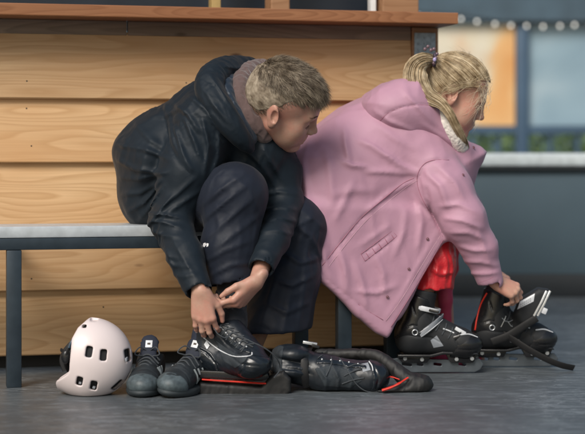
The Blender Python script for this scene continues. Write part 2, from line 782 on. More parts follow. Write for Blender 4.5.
def floor_mat():
    t = NT('rubber_floor')
    v = t.mapping()
    a = t.noise(v, 1.7, 6, .6, .4)
    b = t.noise(v, 9, 6, .6)
    base = t.ramp(a, [(.3, (.066, .074, .080)), (.55, (.092, .104, .112)), (.75, (.122, .137, .146))])
    base = t.mix(t.fr(b, .45, .8, 0, .45), base, (.055, .065, .075))
    # chalky skate scuffs: thin wandering streaks
    vs = t.mapping((1.3, 4.0, 1), rot_=(0, 0, .35))
    s1 = t.noise(vs, 4.2, 8, .62, 1.3)
    d = t.n('ShaderNodeMath', operation='SUBTRACT'); t.l(s1, d.inputs[0]); d.inputs[1].default_value = .5
    ab = t.n('ShaderNodeMath', operation='ABSOLUTE'); t.l(d.outputs[0], ab.inputs[0])
    line = t.fr(ab.outputs[0], 0, .022, 1, 0)
    gate = t.fr(t.noise(v, 3.1, 3), .44, .60, 0, .55)
    mm = t.n('ShaderNodeMath', operation='MULTIPLY'); t.l(line, mm.inputs[0]); t.l(gate, mm.inputs[1])
    base = t.mix(mm.outputs[0], base, (.40, .44, .47))
    smear = t.fr(t.noise(t.mapping((2.5, 6, 1), rot_=(0, 0, -.2)), 4.0, 9, .74), .50, .66, 0, .50)
    base = t.mix(smear, base, (.24, .27, .295))
    t.col(base)
    g = t.noise(v, 260, 4, .7)
    return t.set(Roughness=t.fr(b, .3, .75, .30, .52), Normal=t.bump(g, .22, .0012, t.bump(b, .12, .004)))


M['floor'] = floor_mat()

# ================================================================ floor
mb = MB()
mb.add([(-60, -20, 0), (60, -20, 0), (60, 90, 0), (-60, 90, 0)], [(0, 1, 2, 3)])
tag(mb.build('floor', M['floor'], smooth=False), kind='structure')

# ================================================================ counter and benches stand on one skewed line
U3 = np.array([.9711, .2385, 0.])
N3 = np.array([.2385, -.9711, 0.])
ZA = np.array([0, 0, 1.])
WB = np.array([-.968, 5.45, 0.])
ROTW = math.atan2(U3[1], U3[0])
RW = np.array(Matrix.Rotation(ROTW, 3, 'Z'))


def wl(s, t, z):
    return WB + s * U3 + t * N3 + z * ZA


class LB(MB):
    """built in the counter's own frame: x along the wall, y away from the camera"""

    def part(s, name, mat, parent, smooth=False):
        V = np.concatenate(s.V)
        me = bpy.data.meshes.new(name)
        me.from_pydata([tuple(v) for v in V], [], s.F)
        me.validate()
        me.materials.append(mat)
        o = bpy.data.objects.new(name, me)
        link(o, parent)
        if smooth:
            me.polygons.foreach_set('use_smooth', [True] * len(me.polygons))
            me.set_sharp_from_angle(angle=math.radians(35))
        return o


S0, S1, S2 = -2.2, 1.4226, 1.523
counter = thing('wooden_counter', 'long wooden counter clad in lapped pine boards behind the bench', 'counter', WB)
counter.rotation_euler.z = ROTW
b = LB()
zb = [.046, .259, .472, .684, .897, 1.112]
for i in range(5):
    lo, hi = zb[i], zb[i + 1]
    # wedge shaped board: thick lower edge stands proud of the board below it
    x0, x1 = S0, S1
    yb, yt = -.030, -.006
    c = .004
    prof = [(yb + c, lo), (yb, lo + c), (yt, hi + .012), (.012, hi + .012), (.012, lo)]
    V = [(x0, p[0], p[1]) for p in prof] + [(x1, p[0], p[1]) for p in prof]
    n = len(prof)
    Fc = [tuple(range(n))[::-1], tuple(range(n, 2 * n))] + [(k, (k + 1) % n, n + (k + 1) % n, n + k) for k in range(n)]
    b.add(V, Fc)
b.part('board_cladding', M['pine'], counter)
for (sx, z) in ((.085, .955), (.085, .865), (.10, .74), (.62, .955), (.62, .865), (.34, .20), (.34, .10), (1.0, .20), (1.02, .10), (.98, .955), (1.36, .955), (1.36, .865), (.10, .30)):
    kb = max(i for i in range(5) if zb[i] < z); yf = -.030 + .024 * (z - zb[kb]) / (zb[kb + 1] + .012 - zb[kb])
    m = LB(); m.tube([(sx, yf - .0010, z), (sx, yf + .004, z)], .0026, 8); m.part('nail', M['dark_base'], counter)
b = LB()
b.box(((S0 + .42) / 2, .0, 1.137), ((.42 - S0) / 2 - .0012, .014, .024), bev=.002)
b.box(((S1 + .4224) / 2, .0, 1.137), ((S1 - .4224) / 2 - .0012, .014, .024), bev=.002)
b.part('fascia_board', M['fascia'], counter)
b = LB()
b.box(((S0 + 1.546) / 2, .13, 1.181), ((1.546 - S0) / 2, .29, .0195), bev=.003)
b.part('counter_top', M['ledge'], counter)
b = LB()
b.box((1.4725, .035, .580), (.0485, .055, .5795), bev=.003)
b.part('corner_post', M['post_wood'], counter)
b = LB()
b.box(((S0 + S1) / 2, .06, .020), ((S1 - S0) / 2 - .002, .02, .0195))  # near-black board fills the dark gap below the cladding
b.part('base_board', M['dark_base'], counter)
b = LB()
b.box((S1 + .0445, .40, .5745), (.012, .30, .572))
b.part('end_panel', M['fascia'], counter)
b = LB()
b.box((1.470, -.0225, 1.092), (.039, .0022, .048), bev=.001)
for i in range(3):
    for j in range(4):
        b.tube([(1.446 + i * .024, -.0235, 1.058 + j * .022), (1.446 + i * .024, -.0275, 1.058 + j * .022)], .0042, 8)
b.part('metal_bracket', M['zinc'], counter)
# uprights standing on the top, the dim serving window behind them
for (sx, w) in ((.985, .034), (1.430, .068)):
    b = LB()
    b.box((sx, .18, 1.70), (w, .05, .505), bev=.004)
    b.part('upright', M['post_wood'], counter)
for (sx, w_) in ((.76, .016), (-.44, .03)):
    b = LB(); b.box((sx, .19, 1.70), (w_, .03, .505), bev=.002); b.part('window_trim', M['gold_trim'], counter)
b = LB()
b.box((1.338, .185, 1.70), (.010, .02, .505), bev=.002)
b.part('white_strip', M['white_paint'], counter)
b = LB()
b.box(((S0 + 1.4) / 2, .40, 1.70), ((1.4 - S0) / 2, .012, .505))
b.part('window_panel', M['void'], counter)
b = LB()
b.box(((S0 + 1.56) / 2, .19, 2.25), ((1.56 - S0) / 2, .34, .04))
b.part('roof', M['fascia'], counter)


def bench(s0, s1, legs, label):
    root = thing('bench', label, 'bench', wl(s0, .46, 0), 'benches along the counter')
    root.rotation_euler.z = ROTW
    L = s1 - s0
    m = LB()
    for i in range(2):
        m.box((L / 2, .054 + i * .112, .4735), (L / 2, .053, .0175), bev=.004)
    m.part('seat', M['seat_metal'], root, True)
    m = LB()
    m.box((L / 2, .022, .4375), (L / 2 - .004, .020, .018), bev=.003)
    m.box((L / 2, .195, .4375), (L / 2 - .004, .020, .018), bev=.003)
    for x in legs:
        m.box((x - s0, .1085, .4375), (.018, .066, .0165))
        m.box((x - s0, .318, .4375), (.012, .1025, .0140))
    m.part('frame_rail', M['frame_metal'], root, True)
    for x in legs:
        m = LB()
        m.box((x - s0, .195 if x > 1.2 else .024, .2095), (.0225, .0205, .2095), bev=.003)
        m.part('leg', M['frame_metal'], root, True)
    return root


bench(-1.6, .965, (-1.5, .012, .915), 'long bench with pale seat slats and slate steel legs under the boy')
bench(.985, 1.33, (1.058, 1.272), 'short bench with slate steel legs under the pink coat')

# ================================================================ rink edge, far pavilion
M['barrier'] = plain('barrier_panel', (.078, .118, .145), .5, var=.12, vscale=1.5, bump=.03)
M['barrier_base'] = plain('barrier_kick', (.014, .018, .022), .6)
M['barrier_rail'] = plain('barrier_rail', (.62, .68, .70), .3, bump=.03)
M['navy_frame'] = plain('navy_frame', (.050, .095, .155), .5, var=.2, vscale=2, bump=.03)
M['beam'] = plain('beam_dark', (.050, .085, .115), .6, var=.3, vscale=3, bump=.03)
barrier = thing('rink_barrier', 'slate blue rink barrier with a bright white top rail', 'barrier', (1.5, 8.3, 0))
YB = 8.3
for i, x in enumerate((-1.75, .55, 2.85, 5.15)):
    m = MB(); m.box((x, YB + .03, .375), (1.146, .028, .262), bev=.004)
    m.build('panel', M['barrier'], barrier)
m = MB(); m.box((1.7, YB + .015, .058), (4.6, .044, .0575), bev=.004); m.build('kick_board', M['barrier_base'], barrier)
m = MB(); m.box((1.7, YB + .02, .648), (4.6, .045, .0105), bev=.002); m.build('rail_gasket', M['barrier_base'], barrier)
m = MB(); m.box((1.7, YB + .02, .692), (4.6, .055, .033), bev=.012); m.build('top_rail', M['barrier_rail'], barrier)

tb = NT('banner_print')
v = tb.mapping()
n1 = tb.noise(v, 1.5, 2, .4, .6)
n2 = tb.noise(v, 5, 3)
c = tb.ramp(n1, [(.36, (.74, .37, .13)), (.47, (.78, .48, .22)), (.56, (.72, .62, .45)), (.7, (.74, .69, .57))])
c = tb.mix(tb.fr(n2, .5, .75, 0, .35), c, (.70, .30, .08))
tb.col(c)
M['banner'] = tb.set(Roughness=.6)
tg = NT('milky_pane')
v = tg.mapping()
n1 = tg.noise(v, 1.1, 3, .5, .5)
tg.col(tg.ramp(n1, [(.3, (.19, .29, .37)), (.5, (.29, .41, .49)), (.7, (.45, .56, .62))]))
M['pane'] = tg.set(Roughness=.25)

pav = thing('pavilion', 'blue framed pavilion wall with pale panes beyond the rink barrier', 'pavilion', (1.6, 13.0, 0))
YP = 13.0


def prect(px0, py0, px1, py1, y, d):
    a = W(px0, py1, y); c_ = W(px1, py0, y)
    return ((a[0] + c_[0]) / 2, y, (a[2] + c_[2]) / 2), ((c_[0] - a[0]) / 2, d, (c_[2] - a[2]) / 2)


m = MB()
for (a0, a1) in ((375, 381), (515.5, 527.5), (661, 673), (800, 812)):
    cc, hh = prect(a0, 22, a1, 238, YP, .06)
    m.box(cc, hh, bev=.008)
cc, hh = prect(381.4, 126, 515.1, 134, YP, .05); m.box(cc, hh)
cc, hh = prect(527.9, 126, 660.6, 134, YP, .05); m.box(cc, hh)
cc, hh = prect(673.4, 126, 799.6, 134, YP, .05); m.box(cc, hh)
m.build('frame', M['navy_frame'], pav)
m = MB(); cc, hh = prect(330, -70, 830, 21.7, YP, .12); m.box(cc, hh); m.build('roof_beam', M['beam'], pav)
for (a0, a1) in ((528, 660), (673.6, 799)):
    m = MB(); cc, hh = prect(a0, 22.4, a1, 125.6, YP + .02, .012); m.box(cc, hh); m.build('pane', M['pane'], pav)
for a0 in (399, 421, 446, 470, 497, 548, 575, 602, 630, 690, 720, 750):
    m = MB(); cc, hh = prect(a0, 134.4, a0 + 4, 238, YP, .02); m.box(cc, hh); m.build('railing_bar', M['navy_frame'], pav)
m = MB(); cc, hh = prect(382, 24, 514.6, 125.6, YP - .02, .010); m.box(cc, hh)
tag(m.build('banner', M['banner']), 'orange and cream printed banner hung in the blue frame', 'banner')

# string of lamps under the beam
tl = NT('lamp_glow')
tl.col((.9, .9, .85)); tl.b.inputs['Emission Color'].default_value = (1, .95, .86, 1); tl.b.inputs['Emission Strength'].default_value = 1.25
M['lamp'] = tl.m
lamps = thing('string_lights', 'string of round white lamps hung along the dark beam', 'string lights', W(520, 20, 12.6))
pts = [(388, 13), (403, 14.5), (418, 15.5), (432, 16.5), (447, 18), (461, 19), (477, 21.4), (495, 24), (511, 25.6), (526.6, 26), (543, 26.6), (560, 26), (574.6, 25), (590, 24), (606, 22), (622, 20)]
m = MB(); m.tube([W(x, y - 3.6, 12.6) for x, y in pts], .006, 6); m.build('cable', M['barrier_base'], lamps)
for x, y in pts:
    m = MB(); m.ball(W(x, y, 12.6), (.0105, .0105, .013)); m.build('bulb', M['lamp'], lamps)

# greenery beyond
tf = NT('leaf')
v = tf.mapping()
tf.col(tf.ramp(tf.noise(v, 3, 4), [(.3, (.10, .16, .07)), (.6, (.18, .28, .10)), (.8, (.30, .40, .17))]))
M['leaf'] = tf.set(Roughness=.5)


def hedge(x0, x1, y, h, label):
    m = MB()
    n = int((x1 - x0) * 1700)
    r = np.random.RandomState(int(x0 * 10) + 50)
    for i in range(n):
        c = np.array([r.uniform(x0, x1), y + r.normal(0, .16), r.uniform(.1, h) * (1 - .12 * abs(r.normal()))])
        a = nrm(r.normal(size=3)); b_ = nrm(np.cross(a, r.normal(size=3)))
        s_ = r.uniform(.03, .06)
        m.add([c - a * s_, c + b_ * s_ * .5, c + a * s_, c - b_ * s_ * .5], [(0, 1, 2, 3)])
    o = m.build('hedge', M['leaf'], smooth=False)
    return tag(o, label, 'hedge')


hedge(.7, 4.2, 16.0, 1.25, 'bright green hedge seen under the panes beyond the barrier')
m = MB(); m.box((2, 17.5, 1.6), (14, .1, 1.6)); wallb = m.build('back_wall', plain('back_wall_blue', (.10, .17, .22), .7, var=.2, vscale=1), smooth=False)
tag(wallb, 'blue grey wall far behind the pavilion', 'wall')
# ================================================================ skin, hair, cloth
def skin_mat(name, base, blush):
    t = NT(name)
    v = t.mapping()
    n = t.noise(v, 17, 6, .65)
    n2 = t.noise(v, 160, 4)
    c = t.mix(t.fr(n, .36, .64, 0, .85), base, blush)
    c = t.mix(t.fr(n2, .48, .75, 0, .35), c, tuple(np.array(base) * .8))
    t.col(c)
    t.b.inputs['Subsurface Weight'].default_value = .22
    t.b.inputs['Subsurface Radius'].default_value = (.010, .004, .002)
    return t.set(Roughness=.48, Normal=t.bump(n2, .25, .0006))


def hair_mat(name, a, b_, c):
    t = NT(name)
    v = t.mapping()
    g = t.n('ShaderNodeNewGeometry')
    lock = t.noise(v, 34, 3)
    mx = t.n('ShaderNodeMath', operation='ADD')
    t.l(t.fr(g.outputs['Random Per Island'], 0, 1, -.22, .22), mx.inputs[0]); t.l(lock, mx.inputs[1])
    t.col(t.ramp(mx.outputs[0], [(.25, a), (.5, b_), (.75, c)]))
    t.b.inputs['Specular IOR Level'].default_value = .45
    return t.set(Roughness=.42)


def cloth_mat(name, c, rough=.45, weave=900, crumple=.35, var=.1, sheen=.15, spec=.5):
    t = NT(name)
    v = t.mapping()
    n = t.noise(v, 6, 5)
    c = np.array(c)
    t.col(t.ramp(n, [(.3, tuple(c * (1 - var))), (.7, tuple(c * (1 + var)))]))
    w1 = t.noise(v, weave, 2)
    w2 = t.noise(t.mapping((1, 1, .55), rot_=(.3, .5, .2)), 42, 5, .6, .8)
    w3 = t.noise(v, 15, 4, .55, 1.2)
    nb = t.bump(w3, crumple, .010)
    nb = t.bump(w2, crumple * .8, .0035, nb)
    nb = t.bump(w1, .12, .0005, nb)
    t.b.inputs['Sheen Weight'].default_value = sheen
    t.b.inputs['Sheen Roughness'].default_value = .5
    t.b.inputs['Specular IOR Level'].default_value = spec
    return t.set(Roughness=t.fr(n, .2, .8, rough - .06, rough + .08), Normal=nb)


M['skin_boy'] = skin_mat('skin_boy', (.50, .30, .225), (.50, .225, .17))
M['skin_girl'] = skin_mat('skin_girl', (.56, .34, .25), (.56, .25, .19))
M['hair_boy'] = hair_mat('hair_ash', (.085, .062, .042), (.21, .165, .118), (.42, .35, .265))
M['hair_girl'] = hair_mat('hair_blond', (.20, .135, .07), (.44, .33, .195), (.74, .61, .42))
M['lash'] = plain('lash', (.05, .035, .025), .6)
M['jacket'] = cloth_mat('jacket_teal_navy', (.0068, .0130, .0205), .56, crumple=.14, spec=.25, sheen=.05)
M['lining'] = cloth_mat('lining_blue', (.010, .022, .040), .5)
M['hoodie'] = cloth_mat('hoodie_mauve', (.105, .066, .062), .85, weave=500, crumple=.3, sheen=.4)
M['trousers'] = cloth_mat('trousers_navy', (.0115, .0155, .027), .56, crumple=.16, spec=.25, sheen=.05)
M['coat'] = cloth_mat('coat_pink', (.46, .252, .340), .60, crumple=.14, var=.04, sheen=.1)
M['coat_seam'] = plain('coat_seam', (.36, .14, .20), .6)
M['coat_stitch'] = plain('coat_stitch', (.66, .42, .49), .6)
M['snap'] = plain('snap_metal', (.20, .10, .13), .3, .6)
M['fleece'] = plain('fleece', (.76, .72, .66), .95, bump=.6, bscale=600, bdist=.002, sheen=.5)
M['red'] = cloth_mat('red_trousers', (.52, .013, .022), .42, crumple=.45)
M['magenta'] = cloth_mat('magenta_leg', (.56, .055, .13), .6)
M['sock'] = cloth_mat('sock_dark', (.012, .014, .020), .85, weave=500, crumple=.3)
M['white_mark'] = plain('white_mark', (.8, .8, .82), .5)


def head_frame(yaw, pit, rol):
    y, p, r = np.radians([yaw, pit, rol])
    f = np.array([np.cos(p) * np.cos(y), -np.cos(p) * np.sin(y), -np.sin(p)])
    u0 = np.array([np.sin(p) * np.cos(y), -np.sin(p) * np.sin(y), np.cos(p)])
    l0 = np.cross(u0, f)
    u = u0 * np.cos(r) + l0 * np.sin(r)
    return np.stack([f, np.cross(u, f), u], 1)


def head(S, c, R, sc):
    def T(x, y, z):
        return c + R @ (np.array([x, y, z]) * sc)

    def ell(p, r, k=.012, op='u', R2=None):
        S.ell(T(*p), np.array(r) * sc, R if R2 is None else R @ R2, k * sc, op)

    def cap(a, b_, ra, rb=None, k=.012, op='u'):
        S.cap(T(*a), T(*b_), ra * sc, None if rb is None else rb * sc, k * sc, op)
    ell((-.008, 0, .036), (.094, .073, .080), .02)
    ell((-.040, 0, .012), (.062, .064, .066), .03)
    ell((.034, 0, -.028), (.050, .054, .068), .03)
    for s_ in (-1, 1):
        cap((.0, s_ * .052, -.040), (.060, s_ * .016, -.094), .018, .016, .03)
        ell((.060, s_ * .036, -.024), (.021, .021, .022), .03)          # cheek
    for s_ in (-1, 1):
        ell((.054, s_ * .030, -.056), (.023, .021, .023), .03)
    ell((.073, 0, -.097), (.016, .019, .014), .016)                       # chin
    cap((.074, -.030, .020), (.074, .030, .020), .014, .014, .02)        # brow
    for s_ in (-1, 1):
        ell((.089, s_ * .031, -.001), (.012, .017, .010), .014, 's')     # socket
        ell((.0705, s_ * .0305, -.001), (.0125, .0155, .0125), .005)     # lids
        cap((.0835, s_ * .020, -.0065), (.0815, s_ * .042, -.006), .0012, .0012, .002, 's')
    cap((.083, 0, .012), (.0985, 0, -.025), .0070, .0088, .012)          # nose
    ell((.1000, 0, -.0285), (.0105, .0095, .0085), .008)
    for s_ in (-1, 1):
        ell((.094, s_ * .0115, -.0325), (.010, .0065, .0065), .005)
        ell((.097, s_ * .006, -.039), (.0045, .003, .003), .003, 's')
    ell((.077, 0, -.060), (.012, .024, .018), .018)
    cap((.0890, -.013, -.0570), (.0890, .013, -.0570), .0056, .0056, .005)
    cap((.0865, -.011, -.0685), (.0865, .011, -.0685), .0064, .0064, .005)
    cap((.0950, -.012, -.0635), (.0965, 0, -.0627), .0013, .0013, .004, 's')
    cap((.0965, 0, -.0627), (.0950, .012, -.0635), .0013, .0013, .004, 's')
    for s_ in (-1, 1):                                                   # ears
        tl = np.array(Matrix.Rotation(math.radians(-14), 3, 'Y')) @ np.array(Matrix.Rotation(math.radians(s_ * 24), 3, 'Z'))
        ell((-.008, s_ * .077, .000), (.018, .0075, .031), .006, 'u', tl)
        ell((-.003, s_ * .083, .003), (.0095, .0055, .017), .004, 's', tl)
        ell((-.002, s_ * .075, -.026), (.009, .0065, .010), .006)
        ell((.004, s_ * .078, -.004), (.004, .004, .007), .004)
    return T


def hand(S, wrist, f, t, sc, curls, thumb, spread=.06, wr=.019):
    """palm, four jointed fingers and a thumb; f points along the hand, t towards the thumb"""
    f = nrm(f)
    t = nrm(np.asarray(t, float) - f * np.dot(t, f))
    n = np.cross(t, f)
    n = n * thumb['n']                                   # back of the hand
    w_ = np.asarray(wrist, float)

    def T(a, b_, c):
        return w_ + (f * a + t * b_ + n * c) * sc
    kn = [(.084, .027, 0), (.088, .0085, .003), (.083, -.0095, .002), (.073, -.026, -.002)]
    S.cap(T(-.03, 0, 0), T(.008, 0, 0), wr * sc, wr * .93 * sc, .01, 'u', (n, .80))
    for i, k in enumerate(kn):
        S.cap(T(.006, k[1] * .52, -.001), T(*k), .0150 * sc, .0108 * sc, .012 * sc)
    S.cap(T(.02, -.018, -.006), T(.06, -.024, -.006), .011 * sc, .009 * sc, .012 * sc)
    ph = [(.037, .023, .0185), (.041, .026, .0195), (.038, .024, .0185), (.030, .018, .0165)]
    tips = []
    for i, k in enumerate(kn):
        p = T(*k)
        a = 0
        side = (1.5 - i) * spread
        rr = [.0094, .0082, .0072, .0060] if i < 3 else [.0082, .0072, .0062, .0053]
        for j in range(3):
            a += math.radians(curls[i][j])
            d = nrm((f * math.cos(side) + t * math.sin(side)) * math.cos(a) - n * math.sin(a))
            q = p + d * ph[i][j] * sc
            S.cap(p, q, rr[j] * sc, rr[j + 1] * sc, .0032 * sc if j else .006 * sc)
            S.ell(p + n * .0006, np.array([rr[j] * 1.06] * 3) * sc, None, .003 * sc)
            p = q
        back = nrm(n * math.cos(a) + f * math.sin(a))
        tips.append((p - d * .006 * sc + back * .0045 * sc, d, back))
    p = T(.020, .020, -.006)
    rr = [.0145, .0108, .0092, .0070]
    for j, (d, L) in enumerate(zip(thumb['dirs'], (.036, .030, .024))):
        dd = nrm(f * d[0] + t * d[1] + n * d[2])
        q = p + dd * L * sc
        S.cap(p, q, rr[j] * sc, rr[j + 1] * sc, (.012 if j == 0 else .004) * sc)
        p = q
    return tips


def strand_mesh(name, lines, widths, mat, parent):
    """thin three sided tapering strands, all lines with the same number of points"""
    L = np.asarray(lines)                  # n, m, 3
    n, m, _ = L.shape
    T = np.gradient(L, axis=1)
    T /= np.linalg.norm(T, axis=2, keepdims=True) + 1e-9
    ref = RNG.normal(size=(n, 1, 3))
    A = np.cross(T, ref)
    A /= np.linalg.norm(A, axis=2, keepdims=True) + 1e-9
    B = np.cross(T, A)
    tp = np.clip(1.05 - np.linspace(0, 1, m) ** 2, .12, 1)
    wd = np.asarray(widths)[:, None] * tp[None]
    V = []
    for k in range(3):
        th = 2 * math.pi * k / 3
        V.append(L + (A * math.cos(th) + B * math.sin(th)) * wd[..., None])
    V = np.stack(V, 2).reshape(-1, 3)      # strand, point, side
    idx = np.arange(n * m * 3).reshape(n, m, 3)
    Q = []
    for k in range(3):
        k2 = (k + 1) % 3
        Q.append(np.stack([idx[:, :-1, k], idx[:, :-1, k2], idx[:, 1:, k2], idx[:, 1:, k]], -1).reshape(-1, 4))
    Q = np.concatenate(Q)
    me = bpy.data.meshes.new(name)
    off = parent_offset(parent)
    V = (V - off).astype(np.float32)
    me.vertices.add(len(V))
    me.vertices.foreach_set('co', V.ravel())
    me.loops.add(len(Q) * 4)
    me.loops.foreach_set('vertex_index', Q.astype(np.int32).ravel())
    me.polygons.add(len(Q))
    me.polygons.foreach_set('loop_start', np.arange(0, len(Q) * 4, 4, dtype=np.int32))
    me.polygons.foreach_set('loop_total', np.full(len(Q), 4, dtype=np.int32))
    me.update(calc_edges=True)
    me.polygons.foreach_set('use_smooth', np.ones(len(me.polygons), bool))
    me.materials.append(mat)
    o = bpy.data.objects.new(name, me)
    return link(o, parent)


def hairline(d, back=-.55, front=.52):
    x, y, z = d.T
    thr = np.interp(x, [-1, -.45, -.12, .02, .09, .20, .32, .55, .8, 1], [back, back, -.30, -.16, -.12, .10, .22, .36, front, front])
    return z > thr


def px_poly(pts, Y):
    """photo outline -> local metres (x, z) at distance Y"""
    return [(W(x, y, Y)[0], W(x, y, Y)[2]) for x, y in pts]


def R_(px, Y):
    return px * Y / F


def pw(pts):
    return [W(*p) for p in pts]


EX = np.array([1., 0, 0]); EY = np.array([0, 1., 0]); EZ = np.array([0, 0, 1.])


def piping(name, pts, r, mat, parent, sdf=None, n=6, step=6, lift=.0):
    """a seam, stitch line or lace; with sdf it is laid onto the near side of that surface"""
    P = np.array(spline(pts, step))
    if sdf is not None:
        P = drape(P, sdf, lift)
    m = MB(); m.tube(list(P), r, n)
    return m.build(name, mat, parent, autosmooth=False)


def drape(P, sdf, lift=0.0):
    """march each point away from the eye until it meets the surface"""
    P = np.array(P, float)
    e = np.array([0, 0, CZ])
    d0 = P - e
    d0 /= np.linalg.norm(d0, axis=1)[:, None]
    P = P - d0 * .24
    for i in range(44):
        d = sdf.eval(P)
        P = P + d0 * (np.clip(d - lift, -.01, .02) * .9)[:, None]
    return P


def Wt(px, py, t):
    """sight line meets the plane standing t metres in front of the counter face"""
    d = np.array([(px - 292.5) / F, 1, 0])
    lam = (t + WB @ N3) / (d @ N3)
    return W(px, py, lam)


def patch(quad, sdf, lift=.001, n=8):
    """a thin label laid on a curved surface; quad = four corner points in order"""
    a, b_, c, d = [np.asarray(p, float) for p in quad]
    G = []
    for i in range(n + 1):
        for j in range(n + 1):
            u, v = i / n, j / n
            G.append(a * (1 - u) * (1 - v) + b_ * u * (1 - v) + c * u * v + d * (1 - u) * v)
    G = drape(np.array(G), sdf, lift)
    return G, [(i * (n + 1) + j, (i + 1) * (n + 1) + j, (i + 1) * (n + 1) + j + 1, i * (n + 1) + j + 1) for i in range(n) for j in range(n)]


def fingernails(tips, sc, parent):
    for p, d, back in tips:
        sd = np.cross(d, back)
        m = MB(); m.ball(p + back * .0012 * sc - d * .001, (.0050 * sc, .0040 * sc, .0013 * sc), np.stack([d, sd, back], 1), 12)
        m.build('fingernail', M['nail'], parent)


M['nail'] = plain('nail', (.62, .40, .33), .3, bump=.02, var=.05)


def seat_roots(pw_, nw, sdf):
    """moves hair roots onto the scalp"""
    p = pw_ + nw * .02
    for _ in range(14):
        p = p - nw * np.clip(sdf.eval(p), -.004, .012)[:, None] * .9
    return p


def overlay(name, base, region, lift, h, mat, parent):
    """a panel sewn onto a surface: the surface raised by lift inside the region"""
    O = SDF(); O.ops = list(base.ops); O.lo, O.hi = base.lo, base.hi
    O.disp(lambda P: np.full(len(P), lift))
    O.ops.append(('i', region, .003))
    return sdf_obj(name, O, h, mat, parent, 1)


def px_region(poly, Y):
    """inside test (signed metres) of a photo outline seen in front elevation at distance Y"""
    T0 = SDF().poly(px_poly(poly, Y), np.array([0, Y, 0]), EX, EZ, EY, .5, .001)
    return T0.ops[0][1]


def ease(P, k=3):
    P = np.array(P)
    for _ in range(k):
        P[1:-1] = .5 * P[1:-1] + .25 * (P[:-2] + P[2:])
    return P
# ================================================================ the boy
boy = thing('person', 'short haired boy in navy jacket and trousers bending to lace a black skate', 'person', W(190, 240, 5.2))
HB = W(283.5, 104, 5.08)
RB = head_frame(0, 28, -32)
SB = 1.20
S = SDF()
hips = pw([(160, 200, 5.27), (186, 206, 5.34)])
knee_n, knee_f = W(238, 194, 5.02), W(297, 228, 5.22)
ank_n, ank_f = W(232, 322, 4.97), W(253, 340, 5.22)
sh_n, sh_f = W(208, 124, 5.09), W(262, 128, 5.30)
el_n, el_f = W(171, 220, 5.03), W(286, 204, 5.19)
wr_n, wr_f = W(201, 291, 4.865), W(256, 282, 4.90)
S.ell((hips[0] + hips[1]) / 2, (.11, .15, .10), None, .05)
S.cap((hips[0] + hips[1]) / 2, W(222, 128, 5.2), .11, .115, .06)
S.cap(sh_n, sh_f, .058, .055, .05)
S.cap(W(226, 112, 5.19), HB + RB @ np.array([-.030, 0, -.03]), .058, .052, .03)
for hp, kn, an in ((hips[0], knee_n, ank_n), (hips[1], knee_f, ank_f)):
    S.chain([hp, kn], [.078, .056], .03)
    S.chain([kn, kn * .62 + an * .38 + np.array([-.008, .012, 0]), an], [.052, .050, .037], .02)
for an, d in ((ank_n, nrm([.9, -.45, 0])), (ank_f, nrm([-.45, -.8, 0]))):
    S.cap(an - d * .02 - EZ * .06, an + d * .085 - EZ * .105, .032, .024, .025)
for a, e, w_ in ((sh_n, el_n, wr_n), (sh_f, el_f, wr_f)):
    S.chain([a, e], [.052, .040], .03)
    S.chain([e, w_], [.040, .0225], .02)
head(S, HB, RB, SB)
tn = hand(S, wr_n, [.10, -.02, -1], [1, -.15, .1], 1.0,
          [(34, 34, 22), (24, 36, 24), (20, 34, 22), (16, 30, 20)],
          dict(n=-1, dirs=[(.75, .62, -.25), (.9, .25, -.35), (.95, -.05, -.3)]), .085)
tf_ = hand(S, wr_f, [-.62, -.10, -.70], [-.30, -.78, .52], 1.0,
           [(38, 40, 26), (46, 44, 30), (50, 48, 30), (52, 48, 30)],
           dict(n=1, dirs=[(.80, .55, -.25), (.95, .15, -.30), (.95, -.10, -.30)]), .03)
body = sdf_obj('body', S, .0026, M['skin_boy'], boy, 2)
fingernails(tn, 1.0, body)
fingernails(tf_, 1.0, body)

# hair: cap plus strands
def boy_hair():
    n = 15000
    d = RNG.normal(size=(n * 3, 3)); d /= np.linalg.norm(d, axis=1)[:, None]
    d = d[hairline(d + RNG.normal(size=d.shape) * .05, -.64, .42)][:n]
    rad = np.array([.0955, .0748, .0822]); c = np.array([-.008, 0, .036])
    p = c + d * rad
    p[:, 2] -= np.where(d[:, 0] < -.2, .012 * np.clip(-d[:, 2], 0, 1), 0)
    nn = d / rad; nn /= np.linalg.norm(nn, axis=1)[:, None]
    crown = np.array([-.88, .25, .42])
    fl = d - crown; fl -= (fl * nn).sum(1)[:, None] * nn; fl /= np.linalg.norm(fl, axis=1)[:, None] + 1e-6
    top = np.clip((d[:, 2] - .15) / .5, 0, 1)
    ln = .0075 + .022 * top + .024 * np.clip(d[:, 0], 0, 1) * top
    ln *= RNG.uniform(.7, 1.2, len(d))
    clump = vnoise(d * 8)[:, None] * .75
    side = np.cross(nn, fl)
    lift = (.26 + .30 * top * RNG.uniform(.3, 1.5, len(d)))[:, None]
    di = fl + nn * lift + side * clump + RNG.normal(size=d.shape) * .14
    di /= np.linalg.norm(di, axis=1)[:, None]
    cap_ = SDF(); cap_.ops = Sc.ops[:2]
    p = (seat_roots(HB + (p * SB) @ RB.T, nn @ RB.T, cap_) - HB) @ RB / SB
    t = np.linspace(0, 1, 4)
    P = p[:, None] - nn[:, None] * .002 + ln[:, None, None] * (di[:, None] * t[None, :, None] + (-nn * .18 + fl * .10)[:, None] * (t ** 2)[None, :, None])
    P = HB + (P * SB) @ RB.T
    return P, RNG.uniform(.0004, .00072, len(d))


Sc = SDF()
Sc.ell(HB + RB @ (np.array([-.008, 0, .036]) * SB), np.array([.0953, .0743, .0815]) * SB, RB, 0)
Sc.ell(HB + RB @ (np.array([-.040, 0, .012]) * SB), np.array([.0645, .0665, .0685]) * SB, RB, .036)


